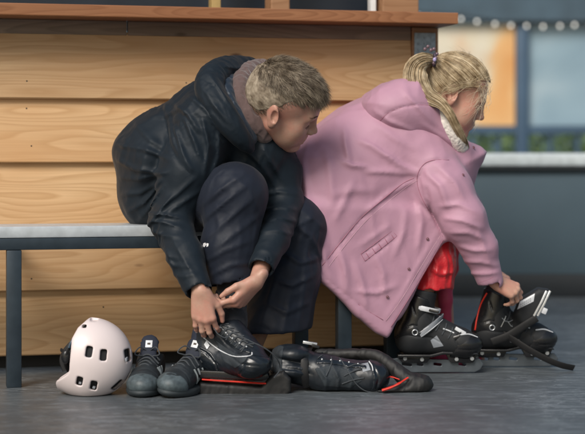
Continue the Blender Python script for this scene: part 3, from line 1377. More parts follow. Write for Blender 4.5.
P, wd = boy_hair()
hair = strand_mesh('hair', P, wd, M['hair_boy'], boy)
def cut_hairline(P, c=HB, R=RB, sc=SB, back=-.62, front=.42, lift=.05):
    q = (P - c) @ R / sc - np.array([-.008, 0, .036])
    q = q / (np.linalg.norm(q, axis=1)[:, None] + 1e-9)
    x = q[:, 0]
    thr = np.interp(x, [-1, -.45, -.12, .02, .09, .20, .32, .55, .8, 1], [back, back, -.30, -.16, -.12, .10, .22, .36, front, front])
    return (thr + lift - q[:, 2]) * .07 * sc


Sc.ops.append(('i', cut_hairline, .006))
Sc.wrinkle(RB @ np.array([.9, 0, -.2]), .0016, .03, .006, 3)
sdf_obj('scalp_hair', Sc, .0026, M['hair_boy'], boy, 1)

# brows and lashes
def brow_lash(c, R, sc, parent, mat, sdf):
    d0 = R @ np.array([1., 0, 0])
    for s_ in (-1, 1):
        for nm in ('eyebrow', 'eyelashes'):
            L, w_ = [], []
            if nm == 'eyebrow':
                for i in range(70):
                    a = RNG.uniform(0, 1)
                    p0 = np.array([.0885, s_ * (.012 + .034 * a), .022 + .006 * math.sin(a * 2.4) + RNG.uniform(-.0022, .0022)])
                    d = np.array([-.001, s_ * .006, .0015]) + RNG.normal(size=3) * .001
                    L.append([p0 + d * t for t in (0, .5, 1)]); w_.append(.00038)
            else:
                for i in range(14):
                    a = i / 13
                    p0 = np.array([.0835 - .003 * abs(a - .4), s_ * (.020 + .022 * a), -.0072])
                    d = np.array([.006, s_ * .002 * (a - .3), -.004])
                    L.append([p0 + d * t + np.array([0, 0, .001 * t * t]) for t in (0, .5, 1)]); w_.append(.0004)
            L = c + (np.array(L) * sc) @ R.T
            root = L[:, 0] + d0 * .02
            for _ in range(25):
                root = root - d0 * np.clip(sdf.eval(root), -.003, .01)[:, None] * .8
            L = L + (root - L[:, 0])[:, None]
            strand_mesh(nm, L, np.array(w_) * sc, mat, parent)


brow_lash(HB, RB, SB, boy, plain('brow_brown', (.10, .065, .04), .6), S)

# ---- trousers
def limb_dist(P, a, b_):
    ba = b_ - a
    t = np.clip((P - a) @ ba / np.dot(ba, ba), 0, 1)
    return np.linalg.norm(P - a - t[:, None] * ba, axis=1)


T_ = SDF()
k = .02
T_.ell((hips[0] + hips[1]) / 2 + np.array([0, 0, .0]), (.125, .175, .115), None, .05)
T_.chain([hips[0], W(198, 197, 5.13), W(236, 195, 5.02)], [R_(34, 5.2), R_(33, 5.1), R_(30.5, 5.02)], .03)
hemn = W(232, 283, 4.985)
T_.chain([W(236, 195, 5.02), W(229, 248, 5.0), hemn], [R_(30.5, 5.02), R_(26.5, 5), R_(24, 5)], .03)
T_.chain([hips[1], W(245, 215, 5.28), W(296, 227, 5.22)], [R_(36, 5.3), R_(33, 5.25), R_(30, 5.22)], .03)
hemf = W(276, 330, 5.17)
T_.chain([W(296, 227, 5.22), W(288, 275, 5.2), hemf], [R_(30, 5.2), R_(31, 5.2), R_(35, 5.17)], .03)
# hems are cut square across and hollow
T_.ops.append(('s', (lambda P, a=hemn, n=nrm(hemn - W(229, 240, 5.0)): np.where(np.linalg.norm(P - a, axis=1) < .112, -((P - a) @ n) - 0 * P[:, 0], 1.)), .004))
T_.ops.append(('s', (lambda P, a=hemf, n=nrm(np.array([.06, 0, -1])): np.where(np.linalg.norm(P - a, axis=1) < .19, -((P - a) @ n), 1.)), .004))
T_.cap(hemn + (W(230, 250, 5.0) - hemn) * .8, hemn + (hemn - W(230, 250, 5.0)) * .3, R_(21.5, 5), R_(21.5, 5), .004, 's')
T_.cap(hemf + (W(286, 285, 5.2) - hemf) * .8, hemf + (hemf - W(286, 285, 5.2)), R_(27, 5.2), R_(33, 5.2), .004, 's')
fr_n = 5.06


def tfold(pts, a, w_, w2, Y=5.0, front=None):
    T_.fold([W(x, y, Y) for x, y in pts], a * .55, w_ * .9, w2 * .8, front)


# near thigh and shin: slanting drag folds
for pts, a, w1, w2 in [
    ([(204, 206), (222, 190), (244, 174)], .007, .013, .006), ([(203, 222), (226, 202), (250, 184)], .008, .013, .005),
    ([(206, 240), (228, 220), (257, 196)], .008, .014, .006), ([(214, 250), (238, 232), (262, 214)], .007, .013, .006),
    ([(205, 262), (226, 250), (252, 240)], .006, .012, .006), ([(212, 274), (232, 264), (254, 262)], .006, .010, .006),
    ([(232, 176), (250, 190), (260, 215)], .006, .012, .007), ([(250, 200), (257, 225), (252, 258)], .006, .010, .006),
    ([(216, 203), (220, 228), (212, 252)], .005, .012, .008), ([(236, 210), (242, 236), (238, 262)], .004, .010, .006)]:
    tfold(pts, a, w1, w2, 5.0, 5.06)
for pts, a, w1, w2 in [
    ([(286, 206), (304, 212), (322, 228)], .006, .012, .007), ([(292, 222), (310, 236), (322, 260)], .007, .014, .006),
    ([(282, 240), (296, 226), (316, 216)], .006, .012, .006), ([(284, 252), (300, 262), (318, 258)], .007, .013, .006),
    ([(276, 278), (292, 284), (314, 274)], .007, .014, .006), ([(268, 300), (286, 310), (310, 300)], .005, .013, .007),
    ([(306, 250), (304, 285), (298, 325)], .006, .016, .008), ([(276, 268), (268, 300), (262, 322)], .006, .014, .007),
    ([(290, 290), (286, 312), (282, 330)], .005, .012, .007)]:
    tfold(pts, a, w1, w2, 5.2, 5.26)
T_.fold([W(206, 276, 5), (W(232, 281, 5)), W(256, 270, 5)], -.002, .003, .003, 5.02)
T_.fold([W(242, 318, 5.2), W(276, 327, 5.2), W(312, 330, 5.2)], -.002, .003, .003, 5.22)
T_.wrinkle([.5, .1, .85], .0014, .12, .035, 1)
Sk = SDF()
leg_mid = knee_n * .62 + ank_n * .38 + np.array([-.008, .012, 0])
Sk.chain([leg_mid, ank_n, ank_n - EZ * .03], [.054, .042, .042], .02)
Sk.wrinkle([1, 0, .1], .0016, .05, .012, 15)
sdf_obj('sock', Sk, .003, M['sock'], boy, 1)
sdf_obj('trousers', T_, .0045, M['trousers'], boy, 2, dict(bones=[(hips[0], knee_n, .6), (W(238, 194, 5.02), hemn, .9), (hips[1], knee_f, .6), (W(297, 228, 5.22), hemf, .45)],
        along=.24, iso=.05, seed=3))
# small white logo over the knee seam
lg = [[(203.2, 243.4), (205.4, 242.6), (206.3, 244.6), (204.3, 247.3), (202.8, 246.2)], [(206.6, 243.0), (208.6, 243.6), (208.2, 246.2), (206.4, 247.0)]]
m = MB()
for q in lg:
    P = drape([W(x, y, 5.0) for x, y in q], T_, .0008)
    m.add(P, [tuple(range(len(q)))])
m.build('logo', M['white_mark'], boy, smooth=False)

# ---- jacket
J = SDF()
YJ = 5.25
J.cap(W(159, 188, 5.27), W(163, 158, 5.26), R_(42, YJ), R_(45, YJ), .05, 'u', (EY, 1.16))
J.cap(W(167, 156, 5.26), W(214, 125, 5.21), R_(45, YJ), R_(43, YJ), .05, 'u', (EY, 1.2))
J.cap(W(214, 124, 5.21), W(258, 150, 5.2), R_(43, YJ), R_(34, YJ), .05, 'u', (EY, 1.15))
J.cap(W(131, 152, 5.27), W(150, 158, 5.27), R_(16, YJ), R_(30, YJ), .04, 'u', (EY, 2.2))
J.ell(W(250, 165, 5.22), (R_(34, YJ), .13, R_(38, YJ)), None, .05)
J.cap(W(153, 205, 5.27), W(190, 205, 5.2), R_(25, YJ), R_(24, YJ), .05, 'u', (EY, 1.5))
# near sleeve
sl_n = [W(206, 124, 5.085), W(188, 172, 5.05), W(171, 220, 5.03), W(186, 256, 4.94), W(199, 291, 4.87)]
J.chain(sl_n, [R_(33, 5.1), R_(27, 5.05), R_(20, 5.03), R_(16.5, 4.98), R_(13.5, 4.93)], .025)
cuff_ax = nrm(sl_n[4] - sl_n[3])
# far sleeve
sl_f = [W(258, 134, 5.28), W(278, 172, 5.2), W(285, 206, 5.17), W(273, 240, 5.02), W(261, 269, 4.93)]
J.chain(sl_f, [R_(30, 5.28), R_(22, 5.2), R_(18, 5.17), R_(15, 5.1), R_(13, 5.02)], .022)
cf_ax = nrm(sl_f[4] - sl_f[3])
# cuffs end square and are open
for c, ax, r in ((sl_n[4], cuff_ax, R_(11.3, 4.93)), (sl_f[4], cf_ax, R_(10.8, 5.02))):
    J.ops.append(('s', (lambda P, c=c, ax=ax: np.where(np.linalg.norm(P - c, axis=1) < .075, -((P - c) @ ax), 1.)), .003))
    J.cap(c - ax * .035, c + ax * .05, r, r, .003, 's')
# neck opening
J.cap(W(240, 110, 5.19), HB + RB @ np.array([-.02, 0, -.02]), .062, .075, .01, 's')


def jf(pts, a, w1, w2, Y=5.1, front=5.2):
    J.fold([W(x, y, Y) for x, y in pts], a * .95, w1 * .85, w2 * .68, front)


jf([(159, 103), (166, 125), (171, 144), (182, 164), (199, 178)], -.004, .004, .004)
jf([(163, 102), (170, 124), (175, 142), (186, 161), (202, 174)], .005, .011, .006)
for pts, a, w1, w2 in [
    ([(114, 160), (134, 170), (168, 174)], .009, .014, .006), ([(114, 178), (140, 180), (170, 172)], .008, .012, .006),
    ([(116, 196), (140, 194), (164, 180)], .008, .013, .006), ([(124, 214), (144, 204), (166, 178)], .009, .012, .005),
    ([(136, 224), (150, 208), (168, 184)], .008, .010, .005), ([(150, 226), (162, 212), (178, 192)], .007, .010, .005),
    ([(120, 146), (146, 150), (172, 160)], .007, .016, .008), ([(134, 124), (150, 140), (166, 150)], .006, .016, .009),
    ([(150, 213), (166, 213), (186, 217)], .008, .007, .005), ([(152, 220), (168, 221), (186, 226)], .007, .007, .005),
    ([(156, 230), (168, 234), (184, 234)], .005, .007, .005), ([(162, 208), (178, 196), (200, 176)], .008, .010, .006),
    ([(168, 214), (186, 202), (204, 190)], .007, .010, .006), ([(174, 104), (190, 116), (200, 132)], .007, .014, .007),
    ([(176, 128), (184, 150), (194, 172)], .009, .011, .006), ([(186, 118), (196, 142), (206, 168)], .008, .012, .006),
    ([(204, 120), (210, 146), (206, 176)], .009, .012, .006), ([(220, 134), (220, 156), (212, 178)], .008, .012, .006),
    ([(190, 96), (208, 112), (222, 134)], .006, .012, .007), ([(148, 116), (164, 116), (180, 110)], .005, .014, .008),
    ([(160, 240), (172, 252), (184, 256)], .005, .010, .006), ([(164, 252), (178, 262), (194, 262)], .006, .010, .005),
    ([(176, 236), (186, 252), (200, 272)], .006, .008, .005), ([(172, 270), (186, 272), (202, 268)], .005, .009, .006),
    ([(166, 236), (176, 262), (188, 288)], .005, .010, .007)]:
    jf(pts, a, w1, w2)
jf([(181, 291), (193, 285), (206, 277)], -.0025, .003, .003)
for pts, a, w1, w2 in [
    ([(266, 210), (280, 206), (298, 210)], .006, .008, .005), ([(264, 220), (280, 216), (298, 222)], .006, .008, .005),
    ([(262, 230), (278, 228), (294, 234)], .005, .008, .005), ([(262, 196), (278, 192), (296, 194)], .006, .010, .006),
    ([(246, 150), (262, 166), (276, 190)], .007, .014, .007), ([(262, 146), (272, 164), (284, 184)], .006, .012, .007)]:
    jf(pts, a, w1, w2, 5.15, 5.3)
J.wrinkle([-.45, .1, -.9], .0018, .16, .04, 4)
jk = sdf_obj('jacket', J, .0045, M['jacket'], boy, 2, dict(bones=[(sl_n[0], sl_n[2], .8), (sl_n[2], sl_n[4], 1.), (sl_f[0], sl_f[2], .8), (sl_f[2], sl_f[4], 1.),
        (W(150, 225, 5.2), W(165, 160, 5.2), 1.), (W(165, 160, 5.2), W(215, 120, 5.2), .8)], along=.20, iso=.04, seed=5, bend=.3))

# hood rolled behind the neck, its blue lining, mauve sweater collar
H_ = SDF()
H_.chain(spline(pw([(254, 66, 5.30), (238, 67, 5.24), (221, 71, 5.15), (210, 82, 5.08), (213, 99, 5.03), (224, 116, 5.0), (238, 134, 5.0), (250, 148, 5.03)]), 3),
         list(np.interp(np.linspace(0, 1, 22), [0, .2, .4, .6, .8, 1], [R_(7, 5.2), R_(11, 5.2), R_(13, 5.1), R_(13, 5.1), R_(10, 5), R_(5, 5)])), .02)
H_.cap(W(226, 84, 5.2), W(212, 104, 5.16), R_(18, 5.2), R_(17, 5.2), .03)
H_.cap(W(242, 112, 5.17), HB, .070, .085, .012, 's')
for pts, a, w1, w2 in [([(208, 74), (220, 88), (234, 110)], .006, .008, .005), ([(203, 88), (214, 104), (230, 124)], .006, .008, .005),
                       ([(222, 66), (236, 68), (250, 64)], .005, .007, .004), ([(216, 70), (222, 82), (232, 98)], -.004, .006, .006)]:
    H_.fold([W(x, y, 5.1) for x, y in pts], a, w1, w2)
H_.wrinkle([.5, .2, -.8], .0026, .07, .018, 6)
sdf_obj('hood', H_, .0036, M['jacket'], boy, 2)
L_ = SDF()
L_.chain(spline(pw([(250, 74, 5.28), (235, 76, 5.2), (225, 86, 5.10), (229, 104, 5.055), (238, 122, 5.04), (249, 138, 5.06)]), 3), [R_(8, 5.1)] * 16, .01)
L_.cap(W(246, 112, 5.17), HB, .052, .072, .01, 's')
L_.wrinkle([.4, .2, -.9], .0024, .05, .012, 7)
sdf_obj('hood_lining', L_, .003, M['lining'], boy, 1)
C_ = SDF()
C_.chain(spline(pw([(262, 68, 5.27), (248, 73, 5.2), (240, 86, 5.12), (243, 104, 5.075), (252, 120, 5.065), (264, 134, 5.09)]), 3), [R_(9.5, 5.1)] * 16, .012)
C_.wrinkle([.4, .2, -.9], .0035, .05, .014, 8)
C_.fold([W(248, 74, 5.1), W(244, 92, 5.1), W(250, 116, 5.1)], -.003, .004, .004)
sdf_obj('sweater_collar', C_, .003, M['hoodie'], boy, 1)
# ================================================================ the girl
girl = thing('person', 'fair haired girl in pink hooded coat bending over her black skates', 'person', W(380, 240, 5.45))
HG = Wt(455, 94.7, .36)
RG = head_frame(4, 26, -4)
SG = 1.09
YG = HG[1]
hipg = [Wt(342, 212, .36), Wt(350, 212, .18)]
kng = [Wt(432, 240, .40), Wt(440, 240, .20)]
ang = [W(418, 326, 5.35), W(445, 345, 5.53)]
shg, elg, wrg = Wt(420, 160, .42), Wt(461, 217, .52), W(494, 280, 5.33)
shg2, elg2, wrg2 = Wt(425, 150, .14), Wt(462, 215, .10), W(486, 268, 5.62)
S = SDF()
S.ell((hipg[0] + hipg[1]) / 2, (.12, .15, .10), None, .05)
S.cap((hipg[0] + hipg[1]) / 2, Wt(415, 150, .28), .10, .105, .06)
S.cap(shg, shg2, .055, .055, .05)
S.cap(Wt(424, 138, .29), HG + RG @ np.array([-.030, 0, -.03]), .05, .046, .03)
for hp, kn, an in zip(hipg, kng, ang):
    S.chain([hp, kn], [.072, .050], .03)
    S.chain([kn, kn * .62 + an * .38 + np.array([-.012, 0, 0]), an], [.048, .046, .034], .02)
    S.cap(an + np.array([-.03, 0, -.03]), an + np.array([.11, 0, -.05]), .03, .024, .025)
for a, e, w_ in ((shg, elg, wrg), (shg2, elg2, wrg2)):
    S.chain([a, e], [.048, .037], .03)
    S.chain([e, w_], [.037, .021], .02)
head(S, HG, RG, SG)
tg1 = hand(S, wrg, [.80, .10, -.42], [.35, .70, .60], .95, [(40, 46, 30), (46, 48, 30), (50, 48, 30), (52, 46, 30)],
     dict(n=-1, dirs=[(.7, .6, -.3), (.9, .2, -.4), (.9, 0, -.4)]), .04)
hand(S, wrg2, [.75, -.2, -.6], [.3, -.8, .5], .95, [(30, 40, 30), (34, 40, 30), (38, 40, 30), (40, 40, 30)],
     dict(n=1, dirs=[(.8, .5, -.3), (.9, .2, -.4), (.9, 0, -.4)]), .04)
gb = sdf_obj('body', S, .0026, M['skin_girl'], girl, 2)
fingernails(tg1, .95, gb)
brow_lash(HG, RG, SG, girl, M['hair_girl'], S)

# hair combed back into a pony tail
Sc = SDF()
Sc.ell(HG + RG @ (np.array([-.008, 0, .036]) * SG), np.array([.0958, .0746, .0818]) * SG, RG, 0)
Sc.ell(HG + RG @ (np.array([-.040, 0, .012]) * SG), np.array([.0645, .0665, .0685]) * SG, RG, .033)
Sc.ops.append(('i', lambda P: cut_hairline(P, HG, RG, SG, -.62, .50, .02), .006))
sdf_obj('scalp_hair', Sc, .0028, M['hair_girl'], girl, 1)
tie = W(434.5, 60.5, YG)
tl = (RG.T @ (tie - HG)) / SG - np.array([-.008, 0, .036])
rad = np.array([.0995, .0785, .0865])
td = tl / rad; td /= np.linalg.norm(td)
n = 7000
d = RNG.normal(size=(n * 3, 3)); d /= np.linalg.norm(d, axis=1)[:, None]
d = d[hairline(d + RNG.normal(size=d.shape) * .015, -.62, .50)][:n]
m_ = 10
ts = np.linspace(0, 1, m_)
om = np.arccos(np.clip(d @ td, -1, 1))[:, None]
sl = (np.sin((1 - ts) * om)[..., None] * d[:, None] + np.sin(ts * om)[..., None] * td) / (np.sin(om)[..., None] + 1e-6)
bulge = (.0015 + RNG.uniform(0, .004, n))[:, None] * np.sin(np.pi * ts * .9 + .2)[None]
occ = np.clip(-sl[..., 0], 0, 1) * np.clip(.35 - sl[..., 2], 0, 1) * .012
P = np.array([-.008, 0, .036]) + sl * (rad + (bulge + occ)[..., None])
P = P + RNG.normal(size=(n, 1, 3)) * .0014
P = HG + (P * SG) @ RG.T
P[:, -1] = P[:, -1] * .3 + (tie + RNG.normal(size=(n, 3)) * .004) * .7
strand_mesh('hair', P, RNG.uniform(.0005, .0011, n), M['hair_girl'], girl)
# the tail itself
sp = np.array(spline([Wt(437, 60, .37), Wt(424, 60, .40), Wt(415.5, 68, .43), Wt(416.5, 82, .46), Wt(427, 96, .49), Wt(440, 103, .515), Wt(449, 113, .53), Wt(456, 126, .525), Wt(463, 139, .505), Wt(467, 150, .46)], 3))
k_ = len(sp)
tg_ = np.gradient(sp, axis=0); tg_ /= np.linalg.norm(tg_, axis=1)[:, None]
aa = np.cross(tg_, [0, 1, 0]); aa /= np.linalg.norm(aa, axis=1)[:, None]
bb = np.cross(tg_, aa)
rr = np.interp(np.linspace(0, 1, k_), [0, .10, .3, .45, .6, .8, 1], [R_(3.5, 5.4), R_(7, 5.4), R_(10.0, 5.4), R_(7.0, 5.4), R_(4.2, 5.4), R_(3.4, 5.4), R_(2.2, 5.4)])
n = 1500
u = RNG.uniform(0, 2 * math.pi, n); q = np.sqrt(RNG.uniform(.1, 1, n))
tw = u[:, None] + np.linspace(0, 1.2, k_)[None] + RNG.normal(size=(n, 1)) * .2
wob = 1 + RNG.normal(size=(n, 1)) * .12 * np.linspace(0, 2, k_)[None] + .16 * np.sin(np.linspace(0, 9, k_)[None] + u[:, None] * 2)
P = sp[None] + (np.cos(tw)[..., None] * aa[None] + .8 * np.sin(tw)[..., None] * bb[None]) * (rr[None] * q[:, None] * wob)[..., None]
strand_mesh('ponytail', P, RNG.uniform(.0007, .0014, n), M['hair_girl'], girl)
# wisps over the face and temple
L = []
wd = []
for i in range(34):
    a0 = RNG.uniform(0, 1)
    st = np.array([.070 + RNG.normal() * .016, -.048 + RNG.normal() * .010, .070 + RNG.normal() * .012])
    en = np.array([RNG.uniform(.03, .105), -.062 + RNG.normal() * .014, RNG.uniform(-.09, .02)])
    mid = (st + en) / 2 + np.array([.008 + RNG.normal() * .014, -.012 + RNG.normal() * .008, RNG.normal() * .012])
    mid2 = (mid + en) / 2 + np.array([RNG.normal() * .008, -.012, RNG.normal() * .008])
    L.append(np.array(spline([st, mid, mid2, en], 4))); wd.append(RNG.uniform(.00035, .0007))
for i in range(70):     # flyaways on the crown and behind the ear
    dd = np.array([RNG.uniform(-.5, 1), RNG.normal() * .6, 1.0]); dd /= np.linalg.norm(dd)
    p0 = np.array([-.008, 0, .036]) + dd * rad * 1.02
    p3 = p0 + np.array([RNG.normal() * .02 - .02, RNG.normal() * .02, .006 + abs(RNG.normal()) * .006])
    L.append(np.array(spline([p0, p0 * .66 + p3 * .34 + [0, 0, .004], p0 * .34 + p3 * .66 + [0, 0, .004], p3], 4))); wd.append(.0004)
P = HG + (np.array(L) * SG) @ RG.T
strand_mesh('hair_wisps', P, np.array(wd), plain('wisp', (.62, .52, .38), .45), girl)
L, wd = [], []
for i in range(60):    # loose locks drawn back over the top of the ear
    a = RNG.uniform(0, 1)
    p0 = np.array([.045 + .020 * RNG.normal(), -.066, .062 + RNG.normal() * .012])
    p1 = np.array([.018, -.0785, .044 + RNG.normal() * .008])
    p2 = np.array([-.010, -.087, .026 + RNG.normal() * .010 - .010 * a])
    p3 = np.array([-.038, -.084 - .004 * a, -.006 + RNG.normal() * .012])
    p4 = np.array([-.046 + RNG.normal() * .008, -.080 - .010 * a, -.050 + RNG.normal() * .014])
    L.append(np.array(spline([p0, p1, p2, p3, p4], 3))); wd.append(RNG.uniform(.0004, .0008))
P = HG + (np.array(L) * SG) @ RG.T
strand_mesh('temple_hair', P, np.array(wd), M['hair_girl'], girl)
# beaded scrunchie
m = MB()
for i in range(16):
    a = 2 * math.pi * i / 16
    c = Wt(434.5, 60, .415) + np.array([.010 * math.cos(a) * .5, .018 * math.sin(a), .018 * math.cos(a)]) + np.array([-.004 * math.cos(a), 0, 0])
    m.ball(c, (.0055, .0055, .0055), None, 10)
m.build('hair_tie', plain('hair_tie', (.05, .035, .06), .3), girl)
M['bead'] = plain('bead_plum', (.16, .10, .12), .25)
for (x, y, t) in ((431, 50, .41), (428, 46.5, .41), (434, 49, .41), (437, 54, .42), (425, 49, .41), (436, 58, .445), (434, 63, .445)):
    m = MB(); m.ball(Wt(x, y, t), (.006, .0045, .006), None, 10); m.build('hair_bead', M['bead'], girl)
m = MB(); m.ball(Wt(434.6, 59.5, .455), (.006, .004, .007), None, 12); m.build('hair_gem', plain('gem', (.42, .36, .62), .15), girl)

# ---- trousers
T_ = SDF()
T_.ell((hipg[0] + hipg[1]) / 2, (.13, .16, .11), None, .05)
cuffs = [Wt(431.5, 289, .41), Wt(446, 268, .22)]
for i in range(2):
    T_.chain([hipg[i], kng[i]], [.095, .072], .03)
T_.chain([kng[0], Wt(434.5, 262, .41), cuffs[0]], [R_(21, 5.35), R_(21, 5.35), R_(22, 5.35)], .02)
T_.chain([kng[1], cuffs[1]], [R_(20, 5.4), R_(13, 5.4)], .02)
for pts in ([(430, 250), (436, 264), (434, 280)], [(440, 246), (446, 262), (444, 282)], [(448, 252), (452, 268), (450, 286)], [(428, 268), (440, 274), (454, 272)]):
    T_.fold([W(x, y, 5.35) for x, y in pts], .006, .008, .005)
T_.ops.append(('s', (lambda P: np.where(P[:, 0] > .38, P[:, 2] - W(440, 289, 5.35)[2] + .003 * np.sin(P[:, 0] * 110), 1.)), .004))
T_.wrinkle([.1, .1, 1], .0026, .06, .015, 9)
sdf_obj('trousers', T_, .004, M['red'], girl, 1)
Lg = SDF()
Lg.chain([W(444, 262, 5.50), W(445.5, 300, 5.50), W(445, 345, 5.53)], [.042, .0205, .024], .02)
Lg.cap(ang[1] + np.array([-.025, 0, -.035]), ang[1] + np.array([.10, 0, -.05]), .036, .030, .02)
sdf_obj('legging', Lg, .004, M['magenta'], girl, 1)

# ---- coat
TC = .29
outline = [(281, 200), (285, 172), (293, 154), (306, 140), (324, 122), (344, 107), (362, 98), (380, 92), (405, 96), (430, 120), (452, 138), (472, 146), (478, 152), (470, 170), (462, 196), (455, 220),
           (447, 237), (436, 254), (420, 283), (402, 315), (387, 338), (376, 333), (352, 313), (326, 286), (304, 268), (286, 252), (281, 225)]
P2 = []
for x, y in outline:
    w_ = Wt(x, y, TC)
    P2.append(((w_ - WB) @ U3, w_[2]))
J = SDF()
J.poly(P2, WB + N3 * TC, U3, EZ, N3, .205, .150, .05)
J.cap(Wt(330, 190, .34), Wt(400, 150, .36), .155, .13, .08, 'u')
# sleeve
sl = [Wt(420, 158, .42), Wt(444, 190, .49), Wt(463, 219, .53), W(479, 248, 5.30), W(490, 281, 5.32)]
J.chain(sl, [R_(33, 5.3), R_(28, 5.3), R_(22.5, 5.3), R_(17.5, 5.3), R_(12.5, 5.3)], .020)
sl2 = [Wt(425, 150, .14), Wt(462, 212, .10), W(484, 262, 5.62)]
J.chain(sl2, [R_(30, 5.5), R_(21, 5.5), R_(13, 5.6)], .025)
ax = nrm(sl[4] - sl[3])
J.ops.append(('s', (lambda P, c=sl[4], ax=ax: np.where(np.linalg.norm(P - c, axis=1) < .07, -((P - c) @ ax), 1.)), .003))
J.cap(sl[4] - ax * .03, sl[4] + ax * .05, R_(10.2, 5.3), R_(10.2, 5.3), .003, 's')
# collar stands open at the throat
J.cap(Wt(462, 150, .44), Wt(474, 156, .40), .036, .020, .03, 'u')
# the bench fills the room under the skirt
J.ops.append(('s', (lambda P: np.maximum(np.maximum(P[:, 2] - .492, (P - WB) @ N3 - .467), (P - WB) @ U3 - 1.335)), .006))
J.cap(Wt(446, 126, .33), HG + RG @ np.array([.0, 0, -.03]), .060, .085, .012, 's')


def gf(pts, a, w1, w2, f=None):
    J.fold([Wt(x, y, .45) for x, y in pts], a, w1, w2, f)


for pts, a, w1, w2 in [
    ([(303, 158), (304, 176), (308, 200)], .008, .012, .010), ([(326, 150), (330, 176), (332, 206)], .006, .016, .012),
    ([(344, 128), (345, 146), (349, 164)], .009, .011, .008), ([(340, 160), (352, 165), (366, 166)], .009, .005, .011),
    ([(357, 139), (372, 146), (392, 160)], .010, .006, .013), ([(384, 152), (398, 164), (416, 172)], .009, .007, .014),
    ([(364, 172), (384, 172), (412, 174)], .007, .012, .008), ([(352, 182), (344, 200), (334, 220)], .006, .014, .010),
    ([(366, 212), (386, 196), (412, 180)], .008, .010, .006), ([(372, 122), (392, 138), (414, 150)], .005, .014, .010),
    ([(300, 214), (304, 234), (300, 256)], .007, .014, .010), ([(316, 220), (324, 244), (326, 266)], .006, .014, .010),
    ([(338, 246), (344, 268), (346, 292)], .007, .014, .010), ([(354, 262), (362, 284), (366, 308)], .006, .012, .009),
    ([(372, 250), (382, 272), (384, 300)], .006, .012, .009), ([(404, 210), (402, 232), (392, 256)], .007, .012, .009),
    ([(416, 200), (420, 222), (416, 250)], .007, .012, .008), ([(356, 290), (376, 292), (396, 284)], .005, .010, .007),
    ([(330, 196), (350, 190), (372, 190)], .004, .016, .012), ([(424, 188), (430, 212), (442, 236)], -.010, .005, .007)]:
    gf(pts, a, w1, w2)
for pts, a, w1, w2 in [
    ([(424, 172), (438, 186), (446, 208)], .007, .010, .007), ([(436, 166), (452, 182), (462, 200)], .006, .012, .008),
    ([(440, 206), (456, 204), (474, 212)], .007, .010, .006), ([(444, 218), (460, 220), (480, 228)], .007, .009, .006),
    ([(450, 232), (466, 232), (484, 240)], .006, .009, .006), ([(458, 246), (472, 250), (490, 250)], .006, .009, .006),
    ([(466, 262), (480, 262), (496, 266)], .005, .008, .005), ([(474, 226), (482, 246), (490, 266)], .005, .010, .006),
    ([(470, 274), (484, 274), (498, 272)], .004, .006, .005)]:
    J.fold([W(x, y, 5.28) for x, y in pts], a, w1, w2, 5.36)
J.fold([Wt(x, y, .5) for x, y in [(282, 240), (296, 252), (318, 271), (340, 290), (362, 307), (382, 320)]], -.0035, .0035, .0035)
for pts in ([(414, 178), (402, 184), (381, 201), (360, 219), (340, 243), (322, 266)], [(443, 240), (428, 266), (408, 300), (391, 327)],
            [(361, 254), (392, 231)], [(365, 261), (397, 236)], [(449, 160), (434, 160), (423, 165), (417, 178), (421, 196), (432, 216), (443, 237)]):
    gf(pts, -.0042, .0038, .0038)
gf([(436, 230), (420, 258), (400, 294), (383, 318)], .0035, .010, .006)
gf([(359, 246), (390, 224)], .004, .010, .005)
J.wrinkle([.3, .2, -.9], .0020, .16, .05, 11)
lowp = [(281, 196), (330, 205), (400, 205), (452, 222), (447, 237), (436, 254), (420, 283), (402, 315), (387, 338), (376, 333), (352, 313), (326, 286), (304, 268), (286, 252), (281, 225)]
P3 = []
for x, y in lowp:
    w_ = Wt(x, y, .487)
    P3.append(((w_ - WB) @ U3, w_[2]))
nd_ = next(i for i, o in enumerate(J.ops) if o[0] == 'd')
held = J.ops[nd_:]; J.ops = J.ops[:nd_]
J.poly(P3, WB + N3 * .487, U3, EZ, N3, .022, .018, .03)
J.ops += held
coat = sdf_obj('coat', J, .0048, M['coat'], girl, 2, dict(bones=[(sl[0], sl[2], .9), (sl[2], sl[4], 1.3), (Wt(322, 266, .5), Wt(400, 180, .5), .45), (Wt(386, 320, .5), Wt(420, 190, .5), .45), (Wt(300, 230, .5), Wt(370, 120, .5), .35)],
        along=.15, iso=.025, seed=8, bend=.42, mask=lambda V: np.where(((V - WB) @ N3 > .36) | (V[:, 2] > .6), 1., .3)))


def seam(name, pts, r, mat, lift=.0, sdf=J, t=.45):
    return piping(name, [Wt(x, y, t) for x, y in pts], r * .75, mat, coat, sdf, 6, 6, lift)


seam('seam', [(414, 178), (402, 184), (381, 201), (360, 219), (340, 243), (322, 266)], .0014, M['coat_seam'])
seam('seam', [(418, 180), (405, 188), (384, 205), (364, 223), (344, 247), (326, 270)], .0007, M['coat_stitch'], .0004)
seam('seam', [(449, 160), (434, 160), (423, 165), (417, 178), (421, 196), (432, 216), (443, 237)], .0012, M['coat_seam'])
seam('seam', [(318, 271), (340, 290), (362, 307), (383, 320)], .0013, M['coat_seam'])
seam('seam', [(443, 240), (428, 266), (408, 300), (391, 327)], .0012, M['coat_seam'])
seam('seam', [(440, 236), (424, 262), (403, 297), (386, 321)], .0007, M['coat_stitch'], .0004)
for pp in ([(361, 254), (376.5, 242.5), (392, 231)], [(392, 231), (394.5, 233.5), (397, 236)], [(397, 236), (381, 248.5), (365, 261)], [(365, 261), (363, 257.5), (361, 254)]):
    seam('pocket_edge', pp, .0010, M['coat_seam'])
for i in range(5):
    a = i / 4
    x0, y0 = 366 + 25 * a, 253 - 19 * a
    seam('pocket_stitch', [(x0, y0), (x0 + 2, y0 + 3), (x0 + 3.5, y0 + 5.5)], .0013, M['coat_seam'])
